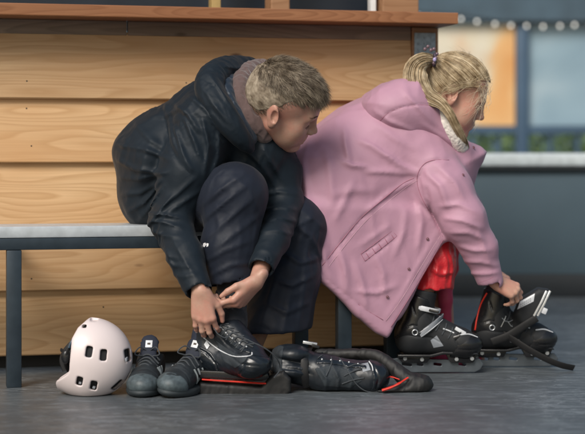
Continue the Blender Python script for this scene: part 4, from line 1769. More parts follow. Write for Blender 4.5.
seam('seam', [(478, 283), (487, 280), (499, 274)], .0010, M['coat_seam'], 0, J, .5)


def disc_on(name, pts, r, mat, parent, sdf, t=.45, lift=.001):
    for x, y in pts:
        p = drape([Wt(x, y, t)], sdf, lift)[0]
        dirv = nrm(p - np.array([0, 0, CZ]))
        m = MB(); m.tube([p - dirv * .0015, p + dirv * .004], r, 14); m.ball(p - dirv * .0012, (r * .55, .0012, r * .55), None, 10)
        m.build(name, mat, parent)


disc_on('snap', [(427.6, 239), (409, 269), (387.5, 297), (473.5, 147.5), (463, 175)], .0048, M['snap'], coat, J)

# ---- hood hanging on the shoulders, white fleece inside
H_ = SDF()
TH = .36
hp = [(362, 104), (372, 92), (390, 82), (409, 78), (420, 92), (432, 108), (445, 130), (456, 147), (462, 153), (457, 155), (444, 149), (420, 142), (398, 137), (378, 127), (366, 116)]
P2 = []
for x, y in hp:
    w_ = Wt(x, y, TH)
    P2.append(((w_ - WB) @ U3, w_[2]))
H_.poly(P2, WB + N3 * TH, U3, EZ, N3, .150, .075, .03)
H_.ell(Wt(398, 112, .42), (.10, .09, .075), None, .06)
H_.cap(Wt(412, 114, .40), Wt(446, 142, .45), .050, .024, .05)
H_.cap(Wt(450, 128, .35), HG + RG @ np.array([.02, 0, .01]), .082, .104, .012, 's')
for pts, a, w1, w2 in [([(372, 110), (388, 122), (412, 132)], .007, .010, .008), ([(400, 88), (412, 104), (432, 124)], .006, .010, .008),
                       ([(420, 124), (436, 134), (456, 146)], .005, .008, .007)]:
    H_.fold([Wt(x, y, .45) for x, y in pts], a, w1, w2)
H_.fold([Wt(x, y, .45) for x, y in [(380, 121), (388, 113), (400, 108), (418, 105), (436, 106)]], -.004, .0035, .0035)
H_.wrinkle([.7, .2, -.6], .0018, .12, .04, 12)
hood = sdf_obj('hood', H_, .004, M['coat'], girl, 2)
piping('seam', [Wt(x, y, .45) for x, y in [(380, 121), (388, 113), (400, 108), (418, 105), (436, 106)]], .0011, M['coat_seam'], hood, H_)
Fl = SDF()
Fl.chain(spline([Wt(424, 94, .38), Wt(437, 108, .455), Wt(447, 123, .485), Wt(456, 137, .485), Wt(461, 147, .46)], 4), [R_(7.5, 5.35)] * 20, .01)
Fl.wrinkle([.4, .3, .5], .0024, .008, .006, 13)
sdf_obj('fleece_lining', Fl, .0026, M['fleece'], girl, 0)
# ================================================================ skates, shoes, helmet
M['blk_plastic'] = plain('black_plastic', (.010, .0105, .012), .28, bump=.05, var=.2)
M['blk_fabric'] = plain('black_fabric', (.013, .0145, .017), .65, bump=.35, bscale=700)
M['blk_web'] = plain('black_webbing', (.009, .009, .010), .6, bump=.4, bscale=500)
M['blade_grey'] = plain('blade_grey', (.085, .10, .115), .38, .35, var=.15)
M['silver'] = plain('silver_trim', (.52, .54, .56), .28, .6)
M['pale'] = plain('pale_plastic', (.62, .64, .67), .35)
M['grey_panel'] = plain('grey_panel', (.24, .26, .29), .5)
M['lace'] = plain('lace_dark', (.045, .052, .06), .8, bump=.4, bscale=900)
M['guard'] = plain('guard_black', (.0095, .0095, .010), .6, bump=.3, bscale=300)
M['guard_red'] = plain('guard_red', (.62, .03, .014), .5)
M['navy_leather'] = plain('navy_leather', (.0095, .0135, .019), .40, bump=.25, bscale=320, bdist=.0006, var=.3)
M['navy_knit'] = plain('navy_knit', (.013, .018, .034), .8, bump=.4, bscale=600)


def ice_skate(root, o, open_, near=-1):
    """recreational skate: hard boot on a plated blade; o is the point under the heel"""
    def T(x, y, z):
        return o + np.array([x, y, z])

    def px(pts, y):
        return [T(p[0], y, p[1]) for p in pts]
    B = SDF()
    B.ell(T(.048, 0, .115), (.050, .040, .047), None, .02)
    B.cap(T(.045, 0, .100), T(.215, 0, .096), .037, .037, .02)
    B.ell(T(.224, 0, .099), (.056, .043, .036), None, .02)
    B.cap(T(.088, 0, .165), T(.195, 0, .117), .043, .036, .03)
    B.cap(T(.060, 0, .13), T(.090, 0, .270), .046, .044, .03)
    B.plane(T(.09, 0, .272), (.18, 0, 1), .008)
    B.cap(T(.080, 0, .20), T(.102, 0, .34), .034, .036, .004, 's')
    if open_:
        B.cap(T(.14, 0, .21), T(.20, 0, .17), .022, .018, .012, 's')
    for pts, a in (([(.20, .135), (.19, .11), (.20, .08)], -.003), ([(.02, .14), (.06, .125), (.11, .12), (.15, .10)], -.003),
                   ([(.10, .19), (.13, .15), (.17, .13)], -.0025), ([(.03, .20), (.06, .17), (.07, .14)], -.0025)):
        B.fold([T(p[0], 0, p[1]) for p in pts], a, .003, .003)
    boot = sdf_obj('boot', B, .0026, M['blk_fabric'], root, 1)
    Cf = SDF()
    Cf.cap(T(.058, 0, .15), T(.086, 0, .262), .0505, .0485, .02)
    Cf.ell(T(.05, 0, .125), (.056, .0445, .05), None, .02)
    Cf.plane(T(.08, 0, .252), (.35, 0, 1), .006)
    Cf.plane(T(.115, 0, .2), (1, 0, .25), .006)
    Cf.plane(T(.06, 0, .092), (.3, 0, -1), .006)
    Cf.cap(T(.058, 0, .08), T(.092, 0, .30), .045, .043, .003, 's')
    for pts in ([(.05, .225), (.06, .19)], [(.02, .15), (.05, .16), (.09, .15)]):
        Cf.fold([T(p[0], 0, p[1]) for p in pts], -.003, .0025, .0025)
    sdf_obj('cuff', Cf, .0026, M['blk_plastic'], root, 1)
    Tc = SDF()
    Tc.ell(T(.224, 0, .097), (.0585, .0455, .0385), None, .01)
    Tc.cap(T(.16, 0, .088), T(.225, 0, .086), .038, .041, .02)
    Tc.plane(T(.195, 0, .10), (-1, 0, .55), .006)
    Tc.fold([T(.19, 0, .083), T(.23, 0, .080), T(.28, 0, .082)], -.003, .0025, .0025)
    sdf_obj('toe_cap', Tc, .0026, M['blk_plastic'], root, 1)
    m = MB()
    m.prism([(.004, .064), (.11, .064), (.15, .074), (.262, .070), (.268, .062), (.15, .064), (.115, .055), (.004, .055)], T(0, 0, 0), EX, EZ, EY, .034, .003)
    m.build('sole_plate', M['blk_plastic'], root)
    m = MB()
    m.prism([(.002, .056), (.112, .056), (.100, .036), (.020, .036)], T(0, 0, 0), EX, EZ, EY, .019, .003)
    m.build('heel_post', M['blk_plastic'], root)
    m = MB()
    m.prism([(.160, .063), (.264, .063), (.250, .036), (.176, .036)], T(0, 0, 0), EX, EZ, EY, .019, .003)
    m.build('toe_post', M['blk_plastic'], root)
    Bl = SDF()
    Bl.poly([(-.038, .020), (-.026, .046), (.02, .052), (.12, .046), (.20, .044), (.272, .048), (.285, .030), (.274, .012), (.256, .003), (-.02, .0025), (-.036, .009)], T(0, 0, 0), EX, EZ, EY, .0055, .002)
    for (x0, w_) in ((.035, .016), (.078, .010), (.135, .013), (.215, .012)):
        Bl.box(T(x0, 0, .029), (w_, .03, .0042), .002, np.array(Matrix.Rotation(.12, 3, 'Y')), .001, 's')
    sdf_obj('blade', Bl, .0017, M['blade_grey'], root, 1)
    for (x, z) in ((.028, .050), (.083, .047), (.195, .048), (.245, .050)):
        m = MB(); m.tube([T(x, -.0185, z), T(x, -.0225, z)], .0062, 14); m.tube([T(x, -.0226, z), T(x, -.0235, z)], .0032, 6)
        m.build('bolt', M['silver'], root)
    for pts, w_, mt, nm in (
        ([(.070, -.047, .218), (.098, -.0505, .212), (.126, -.040, .205), (.140, -.016, .202), (.141, .016, .202), (.124, .042, .206), (.09, .05, .213)], .0085, 'pale', 'buckle_strap'),
            ([(.074, -.047, .130), (.100, -.0495, .148), (.126, -.042, .168), (.146, -.020, .182), (.150, .012, .184), (.130, .042, .168)], .0105, 'grey_panel', 'ankle_strap')):
        if open_:
            continue
        m = MB(); m.tube(spline([T(*p) for p in pts], 4), w_ * .28, 10, 3.4, np.array([.35, 0, 1.])); st = m.build(nm, M[mt], root)
        if nm == 'buckle_strap':
            m = MB(); m.box(T(.112, -.052, .2085), (.024, .003, .0045), np.array(Matrix.Rotation(.22, 3, 'Y')) @ np.array(Matrix.Rotation(-.35, 3, 'Z')), .0015)
            m.build('buckle', M['blk_plastic'], st)
        else:
            for k_ in (-1, 1):
                m = MB(); m.tube(spline([T(p[0] - .004 * k_, p[1] - .002, p[2] + .0055 * k_) for p in pts[:4]], 4), .0012, 6); m.build('stitching', M['pale'], st)
    m = MB()
    ring = [T(.058 + .0085 * math.cos(a), -.0505, .138 + .0085 * math.sin(a)) for a in np.linspace(0, 2 * math.pi, 20, endpoint=False)]
    m.tube(ring, .0018, 8, closed=True); m.build('rivet_ring', M['silver'], root)
    m = MB(); m.add(*patch([T(*p) for p in ((.108, -.05, .112), (.128, -.05, .128), (.150, -.05, .094), (.118, -.05, .088))], B, .0012)); m.build('side_panel', M['grey_panel'], root, smooth=False)
    # letter like mark near the heel
    for pts in ([(.052, .098), (.052, .106), (.060, .098), (.060, .106)],):
        m = MB(); m.tube(list(drape([T(p[0], -.05, p[1]) for p in pts], Cf, .0006)), .0010, 6); m.build('emblem', M['pale'], root)
    for pts, nm in (([(.150, .148), (.168, .142), (.186, .134)], 'trim'), ([(.205, .128), (.235, .130), (.262, .120)], 'trim'), ([(.045, .19), (.05, .18), (.056, .168)], 'trim')):
        P = drape(np.array(spline([T(p[0], -.03, p[1]) for p in pts], 5)), B if nm else B, .0015)
        m = MB(); m.tube(list(P), .0021, 6, .5); m.build(nm, M['pale'], root)
    for i in range(4):
        x = .118 + i * .020
        z = .176 - i * .0125
        P = drape(np.array(spline([T(x - .012, -.036, z - .022), T(x, -.025, z - .004), T(x + .006, -.002, z + .010)], 4)), B, .001)
        m = MB(); m.tube(list(P) + [T(x + .010, .022, z + .006)], .0021, 6); m.build('lace', M['lace'], root)
    if not open_:
        P = [T(.183, -.041, .108), T(.196, -.040, .128), T(.210, -.022, .141), T(.216, .004, .143), T(.206, .034, .130)]
        m = MB(); m.tube(spline(P, 4), .0024, 10, 3.5, np.array([.8, 0, .5])); ts_ = m.build('toe_strap', M['blk_plastic'], root)
        m = MB(); m.box(T(.206, -.034, .141), (.019, .004, .006), np.array(Matrix.Rotation(.52, 3, 'Y')), .002); m.build('buckle', M['pale'], ts_)
    return B, Cf


# worn skate: a part of the girl
o1 = W(396, 373.2, 5.35); o1[2] = .0
worn = bpy.data.objects.new('ice_skate', None); worn.empty_display_size = .05; link(worn, girl)
worn.location = Vector(o1 - np.array(girl.location))
ice_skate(worn, o1, False)
# held skate: its own thing
o2 = W(473, 366, 5.50); o2[2] = .0
sk2 = thing('ice_skate', 'open black ice skate with loose strap and white tongue label in the girl\'s hand', 'ice skate', o2)
B2, C2 = ice_skate(sk2, o2, True)
Y2 = 5.46
Tg = SDF()
pl = px_poly([(514, 314), (519, 299), (538, 287.5), (549, 289), (547, 300), (535, 317), (522, 327)], Y2)
Tg.poly(pl, np.array([0, Y2, 0]), EX, EZ, EY, .034, .016, .01)
Tg.cap(W(520, 318, Y2), W(515, 338, Y2 + .02), .022, .022, .02)
tgm = sdf_obj('tongue', Tg, .0026, M['blk_fabric'], sk2, 1)
m = MB(); m.add(*patch([W(*p, Y2) for p in ((517.2, 309.5), (520.0, 301.5), (534.8, 293.5), (533.6, 301.5))], Tg, .0012))
lab = m.build('label', M['pale'], tgm, smooth=False)
for k_ in range(2):                       # faint lettering on the label
    for i in range(6):
        a = (i + .5) / 6.6
        x, y = 519.8 + 12.4 * a, 306.2 - 7.4 * a - 2.3 * k_ + 1.0
        m = MB(); m.tube(list(drape([W(x - .4, y + .9, Y2), W(x + .3, y - .7, Y2), W(x + .7, y + .5, Y2)], Tg, .0013)), .00055, 5); m.build('lettering', M['lash'], lab)
for k_ in range(2):
    dx = k_ * 3.6
    m = MB(); m.tube([W(534 + dx, 316, Y2 - .04), W(541 + dx, 303, Y2 - .045), W(546.5 + dx, 291, Y2 - .04)], .0042, 8, .6); m.build('buckle_bar', M['silver'], tgm)
m = MB(); m.box(W(544.5, 311, Y2 - .04), (.008, .004, .010), np.array(Matrix.Rotation(.4, 3, 'Y')), .002); m.build('buckle', M['pale'], tgm)
m = MB()
rib = spline([W(503, 334, 5.44), W(515, 341, 5.42), W(529, 350, 5.40), W(548, 360, 5.39), W(562, 365.5, 5.39), W(574, 368, 5.40)], 5)
m.tube(rib, .0115, 10, .16, np.array([0, .9, .5]))
m.build('strap', M['blk_web'], sk2)
m = MB()
rib = spline([W(492, 342, 5.445), W(508, 336, 5.43), W(524, 326, 5.42), W(537, 318, 5.42)], 5)
m.tube(rib, .0125, 10, .2, np.array([0, 1., .1]))
m.build('strap', M['blk_web'], sk2)
for pts in ([(502, 318), (505, 321), (509, 322), (513, 320)], [(506, 316), (504, 321), (501, 327)], [(508, 322), (511, 326), (514, 327)]):
    m = MB(); m.tube(list(drape([W(x, y, 5.44) for x, y in pts], B2, .0012)), .0013, 6); m.build('emblem', M['silver'], sk2)
P = drape(np.array(spline([W(x, y, 5.46) for x, y in [(487, 293), (481, 304), (477, 318), (475, 330)]], 4)), C2, .0008)
m = MB(); m.tube(list(P), .0028, 6, .6); m.build('red_trim', M['guard_red'], sk2)

# ---- the skate the boy is lacing: boot standing in its guard
YB1 = 4.92
def Q(x, y, dy=0.):
    return W(x, y, YB1 + dy)


def r1(v):
    return R_(v, YB1)


bs = bpy.data.objects.new('ice_skate', None); bs.empty_display_size = .05; link(bs, boy)
bs.location = Vector(Q(232, 392) - np.array(boy.location))
B = SDF()
B.cap(Q(216, 326, .05), Q(210, 352, .05), r1(20), r1(19), .02)
B.ell(Q(206, 354, .05), (r1(18), .05, r1(17)), None, .02)
B.cap(Q(212, 358, .04), Q(248, 363, -.04), r1(17), r1(14), .02, 'u')
B.ell(Q(254, 364, -.055), (r1(17), .050, r1(12.5)), None, .025)
B.cap(Q(229, 331, .02), Q(250, 352, -.03), r1(16), r1(12.5), .025)
B.cap(Q(222, 318, .05), Q(226, 300, .06), r1(13.5), r1(15), .006, 's')
B.plane(Q(222, 321, .05), (-.25, 0, 1), .01)
for pts, a in (([(196, 348), (206, 352), (216, 362), (220, 374)], -.004), ([(238, 374), (244, 366), (246, 356)], -.003), ([(228, 352), (240, 360), (262, 362)], -.003),
               ([(216, 330), (226, 342), (238, 350)], -.003)):
    B.fold([Q(x, y) for x, y in pts], a, .003, .003)
B.wrinkle([.7, .1, -.5], .0008, .04, .012, 21)
sdf_obj('boot', B, .0026, M['navy_leather'], bs, 1)
K = SDF()
K.cap(Q(196.5, 347, .03), Q(203, 334, .05), r1(7.5), r1(9.5), .015, 'u')
K.cap(Q(203, 334, .05), Q(222, 326, .05), r1(9.5), r1(8), .015)
K.cap(Q(226, 326, .07), Q(229, 296, .075), r1(16), r1(14), .02)
K.wrinkle([.4, .1, .8], .002, .03, .010, 22)
sdf_obj('collar', K, .0026, M['navy_knit'], bs, 1)
m = MB(); m.add(*patch([Q(*p) for p in ((204, 344.5), (206.4, 340.5), (209.6, 345.5), (207, 349.4))], B, .003)); m.build('tag', M['pale'], bs, smooth=False)
M['panel_gloss'] = plain('panel_gloss', (.010, .014, .019), .24, bump=.15, bscale=300, var=.3)
M['panel_mesh'] = plain('panel_mesh', (.020, .027, .034), .7, bump=.8, bscale=420, bdist=.0012, var=.3)
overlay('toe_cap', B, px_region([(249, 350), (258, 352), (275, 356), (275, 380), (236, 380), (238, 368), (245, 360)], YB1), .0022, .0024, M['panel_gloss'], bs)
overlay('heel_counter', B, px_region([(186, 350), (200, 346), (212, 352), (219, 364), (224, 378), (186, 380)], YB1), .0020, .0024, M['panel_gloss'], bs)
overlay('side_panel', B, px_region([(214, 338), (222, 344), (236, 351), (250, 352), (246, 358), (236, 366), (224, 360)], YB1), .0015, .0024, M['panel_mesh'], bs)
overlay('eyestay', B, px_region([(214, 323), (219, 322), (228, 332), (240, 342), (252, 347), (251, 350.5), (237, 347), (224, 338)], YB1), .0024, .0022, M['panel_gloss'], bs)
for (x, y) in ((220, 327.5), (226, 333), (232.5, 338.5), (239.5, 343.3), (246.5, 346.8)):
    p = drape([Q(x, y)], B, .0028)[0]
    m = MB(); m.ball(p, (.0032, .0024, .0032), None, 10); m.build('eyelet', M['silver'], bs)
P = drape(np.array(spline([Q(x, y) for x, y in [(203, 337), (211, 344), (221, 351), (234, 356.3), (246, 356.4), (251.5, 355.2), (252, 352.5)]], 6)), B, .0008)
m = MB(); m.tube(list(P), .0019, 6); m.build('white_piping', M['pale'], bs)
lr = random.Random(4)
for i in range(6):
    a = i / 5
    x, y = 222 + 25 * a, 326 + 20 * a
    for sg in (-1, 1):
        P = drape(np.array(spline([Q(x - 7 * sg, y + 4 - 6 * (sg < 0)), Q(x, y - 1), Q(x + 6 * sg, y + 1 + 5 * (sg < 0))], 4)), B, .0015)
        m = MB(); m.tube(list(P), .0026, 7); m.build('lace', M['lace'], bs)
P = spline([Q(236, 334, -.06), Q(250, 341, -.10), Q(266, 349, -.10), Q(277, 359, -.08), Q(280, 369, -.05), Q(274, 378, -.07)], 6)
m = MB(); m.tube(P, .0018, 6); m.build('lace', M['lace'], bs)
P = spline([Q(214, 328, -.07), Q(218, 334, -.08), Q(226, 338, -.08), Q(232, 333, -.06)], 6)
m = MB(); m.tube(P, .0018, 6); m.build('lace', M['lace'], bs)
m = MB(); m.prism(px_poly([(197, 369), (268, 372), (270, 377), (262, 379.5), (200, 377)], YB1), np.array([0, YB1, 0]), EX, EZ, EY, .032, .004); m.build('sole', M['blk_plastic'], bs)
G = SDF()
G.poly(px_poly([(200, 381), (262, 385.5), (272, 374), (284, 369), (291, 378), (291, 390), (285, 397), (204, 399), (198, 392)], YB1), np.array([0, YB1 - .01, 0]), EX, EZ, EY, .030, .010, .01)
G.wrinkle([.4, .1, .8], .0010, .04, .014, 23)
gd = sdf_obj('blade_guard', G, .0028, M['guard'], bs, 1)
m = MB(); m.tube([Q(202, 379.6, -.036), Q(222, 381.0, -.038), Q(244, 382.3, -.038), Q(266, 383.6, -.036)], .0056, 8, .5, EZ); m.build('red_stripe', M['guard_red'], gd)

# ---- its pair lies on the floor
YL = 4.97
def Q2(x, y, dy=0.):
    return W(x, y, YL + dy)


def r2(v):
    return R_(v, YL)


sk4 = thing('ice_skate', 'black ice skate lying on its side in a red trimmed blade guard', 'ice skate', Q2(345, 388))
B = SDF()
B.cap(Q2(286, 363), Q2(326, 374, -.01), r2(18), r2(18), .02)
B.cap(Q2(326, 374, -.01), Q2(364, 377, -.02), r2(18), r2(15.5), .02)
B.ell(Q2(372, 377, -.02), (r2(17), .055, r2(15.5)), None, .02)
B.ell(Q2(293, 354, -.02), (r2(18), .05, r2(9.5)), None, .012)
B.ell(Q2(291, 371, -.045), (r2(18), .03, r2(7)), None, .012)
B.cap(Q2(264, 362, -.01), Q2(290, 364, -.02), r2(9), r2(7), .006, 's')
for pts, a, w_ in (([(276, 356), (292, 359), (310, 364)], -.006, .006), ([(280, 366), (296, 367), (312, 372)], -.006, .005), ([(318, 364), (326, 376), (324, 390)], .005, .006),
                   ([(332, 362), (338, 376), (336, 391)], .005, .006), ([(346, 363), (351, 376), (348, 392)], .004, .006), ([(372, 362), (377, 376), (374, 392)], -.004, .004)):
    B.fold([Q2(x, y) for x, y in pts], a, w_, w_ * .7)
B.wrinkle([.3, .1, .9], .0009, .05, .014, 24)
B.ops.append(('i', lambda P: .003 - P[:, 2], .004))
sdf_obj('boot', B, .0028, M['navy_leather'], sk4, 1)
overlay('toe_cap', B, px_region([(368, 358), (392, 358), (392, 395), (366, 395), (371, 384), (372, 372)], YL), .0022, .0026, M['panel_gloss'], sk4)
overlay('side_panel', B, px_region([(314, 366), (330, 362), (352, 368), (362, 378), (350, 386), (324, 384)], YL), .0016, .0026, M['panel_mesh'], sk4)
overlay('eyestay', B, px_region([(316, 357), (332, 357), (350, 360), (366, 363), (366, 366.5), (348, 365), (330, 361.5), (316, 361.5)], YL), .0026, .0024, M['panel_gloss'], sk4)
overlay('cuff_edge', B, px_region([(272, 345), (284, 345), (282, 362), (284, 385), (272, 385)], YL), .0024, .0026, M['panel_mesh'], sk4)
for (x, y) in ((322, 359.5), (331, 360), (340, 361), (349, 362.3), (358, 364)):
    p = drape([Q2(x, y)], B, .003)[0]
    m = MB(); m.ball(p, (.0032, .0024, .0032), None, 10); m.build('eyelet', M['silver'], sk4)
P = drape(np.array(spline([Q2(x, y) for x, y in [(369, 361.5), (372, 366), (373, 371)]], 4)), B, .0028)
m = MB(); m.tube(list(P), .0026, 6, .6); m.build('white_piping', M['pale'], sk4)
m = MB(); m.add(*patch([Q2(*p) for p in ((361, 364), (368, 362.5), (370.5, 370), (363, 372))], B, .0012)); m.build('side_panel', M['grey_panel'], sk4, smooth=False)
P = drape(np.array(spline([Q2(x, y) for x, y in [(311, 345), (306, 354), (304, 366), (305, 378), (307, 387)]], 4)), B, .003)
m = MB(); m.tube(list(ease(P, 6)), .0115, 10, .2, np.array([0, 1., .3])); stp = m.build('strap', M['blk_web'], sk4)
m = MB(); m.box(Q2(310, 343.2, -.01), (.022, .010, .0045), np.array(Matrix.Rotation(.16, 3, 'Y')), .002); m.build('buckle', M['silver'], stp)
m = MB(); m.box(Q2(315.5, 346.2, -.03), (.012, .006, .004), np.array(Matrix.Rotation(.3, 3, 'Y')), .0015); m.build('buckle_tongue', M['blk_plastic'], stp)
for pts in ([(322, 352), (330, 350), (338, 356), (345, 366), (352, 378), (358, 386), (368, 392), (382, 390), (392, 384)], [(322, 350), (334, 354), (348, 354), (362, 350), (374, 352)],
            [(318, 358), (328, 352), (332, 362), (326, 376)], [(346, 368), (356, 364), (364, 366)], [(344, 376), (354, 371), (362, 369)], [(342, 384), (353, 380), (364, 378)]):
    P = drape(np.array(spline([Q2(x, y) for x, y in pts], 5)), B, .003)
    P[:, 1] = np.clip(P[:, 1], YL - .12, YL + .03)
    P = ease(P, 2)
    m = MB(); m.tube(list(P), .0020, 6); m.build('lace', M['lace'], sk4)
G = SDF()
G.chain(spline([Q2(318, 353, .06), Q2(340, 354.5, .055), Q2(358, 354, .045), Q2(376, 356, .02), Q2(390, 365, .0), Q2(402, 376, -.02), Q2(414, 384, -.03)], 3), list(np.interp(np.linspace(0, 1, 19), [0, .6, 1], [r2(4), r2(5), r2(8)])), .012)
G.ell(Q2(420, 384.5, -.03), (r2(13), .035, r2(10.5)), None, .015)
G.cap(Q2(380, 394, -.06), Q2(414, 389, -.05), r2(3.8), r2(6), .015)
G.wrinkle([.4, .1, .8], .002, .04, .014, 25)
G.ops.append(('i', lambda P: .002 - P[:, 2], .004))
gd = sdf_obj('blade_guard', G, .0028, M['guard'], sk4, 1)
m = MB(); m.tube(spline([Q2(382, 390.5, -.085), Q2(391, 387.5, -.085), Q2(399, 383.5, -.08), Q2(408, 377.5, -.06)], 4), [.0085] * 5 + [.007] * 4 + [.004] * 4, 8, .5, EZ); m.build('red_stripe', M['guard_red'], gd)
m = MB(); m.tube(spline([Q2(387, 376.5, -.02), Q2(394, 377.5, -.03), Q2(400, 379.5, -.04)], 4), .005, 8, .5, EZ); m.build('red_stripe', M['guard_red'], gd)

# ---- sneakers
M['sneak'] = plain('sneaker_black', (.020, .026, .031), .6, bump=.4, bscale=500, var=.25)
M['sneak_toe'] = plain('sneaker_toe', (.070, .092, .102), .5, bump=.5, bscale=300, var=.35, vscale=60)  # teal-grey toe, its lighter reflections put into the colour as well
M['sneak_sole'] = plain('sneaker_sole', (.030, .038, .043), .6)
M['stripe'] = plain('stripe_grey', (.30, .34, .36), .5)


def sneaker(heel, yaw, roll, label):
    R = np.array(Matrix.Rotation(yaw, 3, 'Z')) @ np.array(Matrix.Rotation(roll, 3, 'X'))
    o = np.array([heel[0], heel[1], 0.])
    root = thing('sneaker', label, 'sneaker', o, 'dark sneakers beside the helmet')
    sc = 1.08
    zup = .03 * abs(math.sin(roll))

    def T(x, y, z):
        return o + np.array([0, 0, zup]) + R @ (np.array([x, y, z]) * sc)
    vw = np.stack([R @ EX, R @ EZ]); vt = np.stack([R @ EX, R @ EY])
    So = SDF()
    So.ell(T(.045, 0, .014), np.array([.050, .037, .020]) * sc, R, .03)
    So.ell(T(.170, 0, .014), np.array([.088, .047, .021]) * sc, R, .03)
    So.cap(T(.05, 0, .014), T(.16, 0, .014), .030 * sc, .036 * sc, .03, 'u', (R @ EZ, .5))
    So.plane(T(0, 0, .001), R @ np.array([0, 0, -1.]), .003)
    So.plane(T(0, 0, .024), R @ np.array([0, 0, 1.]), .004)
    for i in range(12):
        So.box(T(.02 + i * .02, -.05, .006), np.array([.003, .02, .008]) * sc, .001, R, .002, 's')
    sdf_obj('sole', So, .0026, M['sneak_sole'], root, 1)
    Up = SDF()
    Up.cap(T(.045, 0, .042), T(.044, 0, .090), .037 * sc, .034 * sc, .02)
    Up.cap(T(.060, 0, .070), T(.165, 0, .046), .037 * sc, .035 * sc, .02)
    Up.ell(T(.185, 0, .036), np.array([.068, .0445, .034]) * sc, R, .02)
    Up.plane(T(0, 0, .018), R @ np.array([0, 0, -1.]), .002)
    Up.plane(T(.05, 0, .098), R @ np.array([-.25, 0, 1.]), .006)
    Up.cap(T(.050, 0, .150), T(.066, 0, .065), .030 * sc, .026 * sc, .006, 's')
    Up.fold([T(.20, -.06, 0), T(.195, 0, 0), T(.20, .06, 0)], -.002, .003, .003, None, vt)
    Up.wrinkle(R @ EY, .0012, .05, .012, 31 + int(yaw * 10))
    sdf_obj('upper', Up, .0026, M['sneak'], root, 1)
    To = SDF()
    To.ell(T(.190, 0, .033), np.array([.0685, .0480, .0352]) * sc, R, .02)
    To.plane(T(.207, 0, .04), R @ np.array([-1, 0, .35]), .006)
    To.plane(T(0, 0, .018), R @ np.array([0, 0, -1.]), .002)
    sdf_obj('toe_cap', To, .0026, M['sneak_toe'], root, 1)
    Tn = SDF()
    Tn.cap(T(.118, 0, .078), T(.082, 0, .130), .021 * sc, .025 * sc, .01, 'u', (R @ nrm([.8, 0, .55]), .36))
    Tn.wrinkle(R @ EY, .0012, .04, .012, 40)
    tn_ = sdf_obj('tongue', Tn, .0026, M['navy_knit'], root, 1)
    fn = R @ nrm([.84, 0, .54])
    c = T(.0935, 0, .129)
    u_ = R @ EY * .011; v_ = R @ nrm([-.54, 0, .84]) * .0115
    m = MB(); m.box(c, (.0105, .0012, .0120), np.stack([R @ EY, fn, R @ nrm([-.54, 0, .84])], 1), .0008); lb = m.build('label', M['pale'], tn_)
    m = MB(); m.box(c + fn * .0015, (.0045, .0008, .0030), np.stack([R @ EY, fn, R @ nrm([-.54, 0, .84])], 1)); m.build('emblem', M['lash'], lb)
    for i in range(5):
        a = i / 4
        x, z = .096 + .072 * a, .106 - .026 * a
        pts = [T(x - .004, -.034 + .004 * a, z - .026), T(x, -.016, z - .003), T(x + .003, .006, z + .0015), T(x + .006, .032 - .004 * a, z - .022)]
        m = MB(); m.tube(spline(pts, 5), .0027, 7); m.build('lace', M['lace'], root)
    for sgn in (-1, 1):
        pts = [T(.100, 0, .108), T(.112, sgn * .022, .122), T(.128, sgn * .034, .104), T(.116, sgn * .014, .098)]
        m = MB(); m.tube(spline(pts, 6), .0021, 6); m.build('lace', M['lace'], root)
    for sgn in (-1, 1):
        for i in range(3):
            L = []
            for q in np.linspace(0, 1, 6):
                p = np.array([.088 + i * .022 + .020 * q, sgn * .09, .030 + .040 * q])
                w_ = T(*p)
                for _ in range(30):
                    w_ = w_ - R @ np.array([0, sgn, 0]) * np.clip(Up.eval(w_[None])[0] - .0006, -.004, .01) * .85
                L.append(w_)
            m = MB(); m.tube(L, .0042, 6, .4, R @ EX); m.build('stripe', M['stripe'], root)
    return root


h1 = W(153.5, 380, 5.06)
sneaker((h1[0], 5.06), math.radians(-90 - 3), 0, 'dark sneaker standing upright right beside the pale helmet, toe to the front')
h2 = W(203, 380, 5.03)
sneaker((h2[0], 5.03), math.radians(-90 - 21), math.radians(-8), 'dark sneaker leaning against the boy\'s skate, toe to the front')

# ---- helmet
M['shell'] = plain('helmet_shell', (.74, .645, .64), .42, bump=.02, var=.02, vscale=8, coat=.15)
M['liner'] = plain('helmet_liner', (.012, .013, .015), .8)
M['dial_sheen'] = plain('dial_sheen_blue', (.045, .085, .13), .4)
YH = 4.88
def Qh(x, y, dy=0.):
    return W(x, y, YH + dy)


def rh(v):
    return R_(v, YH)


hel = thing('helmet', 'pale pink skate helmet with black vents resting on its rim beside the sneakers', 'helmet', Qh(100, 398))
HC = Qh(90.5, 358)
RX = np.array(Matrix.Rotation(math.radians(8), 3, 'Y'))
Sh = SDF()
Sh.ell(HC, (rh(42), .100, rh(40.5)), RX, 0)
Sh.cap(Qh(86, 380, -.03), Qh(61, 380, -.01), rh(11), rh(2.6), .05)
Sh.cap(Qh(86, 380, .03), Qh(61, 380, .02), rh(11), rh(2.6), .05)
Sh.ell(HC, (rh(42) - .011, .100 - .011, rh(40.5) - .011), RX, .003, 's')


def rimcut(P):
    """the rim sweeps up over the ear and flares at the nape"""
    x = 292.5 + (P[:, 0]) * F / YH
    y = HY - (P[:, 2] - CZ) * F / YH
    xr = np.interp(y, [300, 317, 326, 336, 348, 360, 367, 371, 375, 379, 382, 400], [99, 90, 80, 75, 74.5, 73.5, 73, 70.5, 65, 58.5, 57, 57])
    return (xr - x) * YH / F * .8


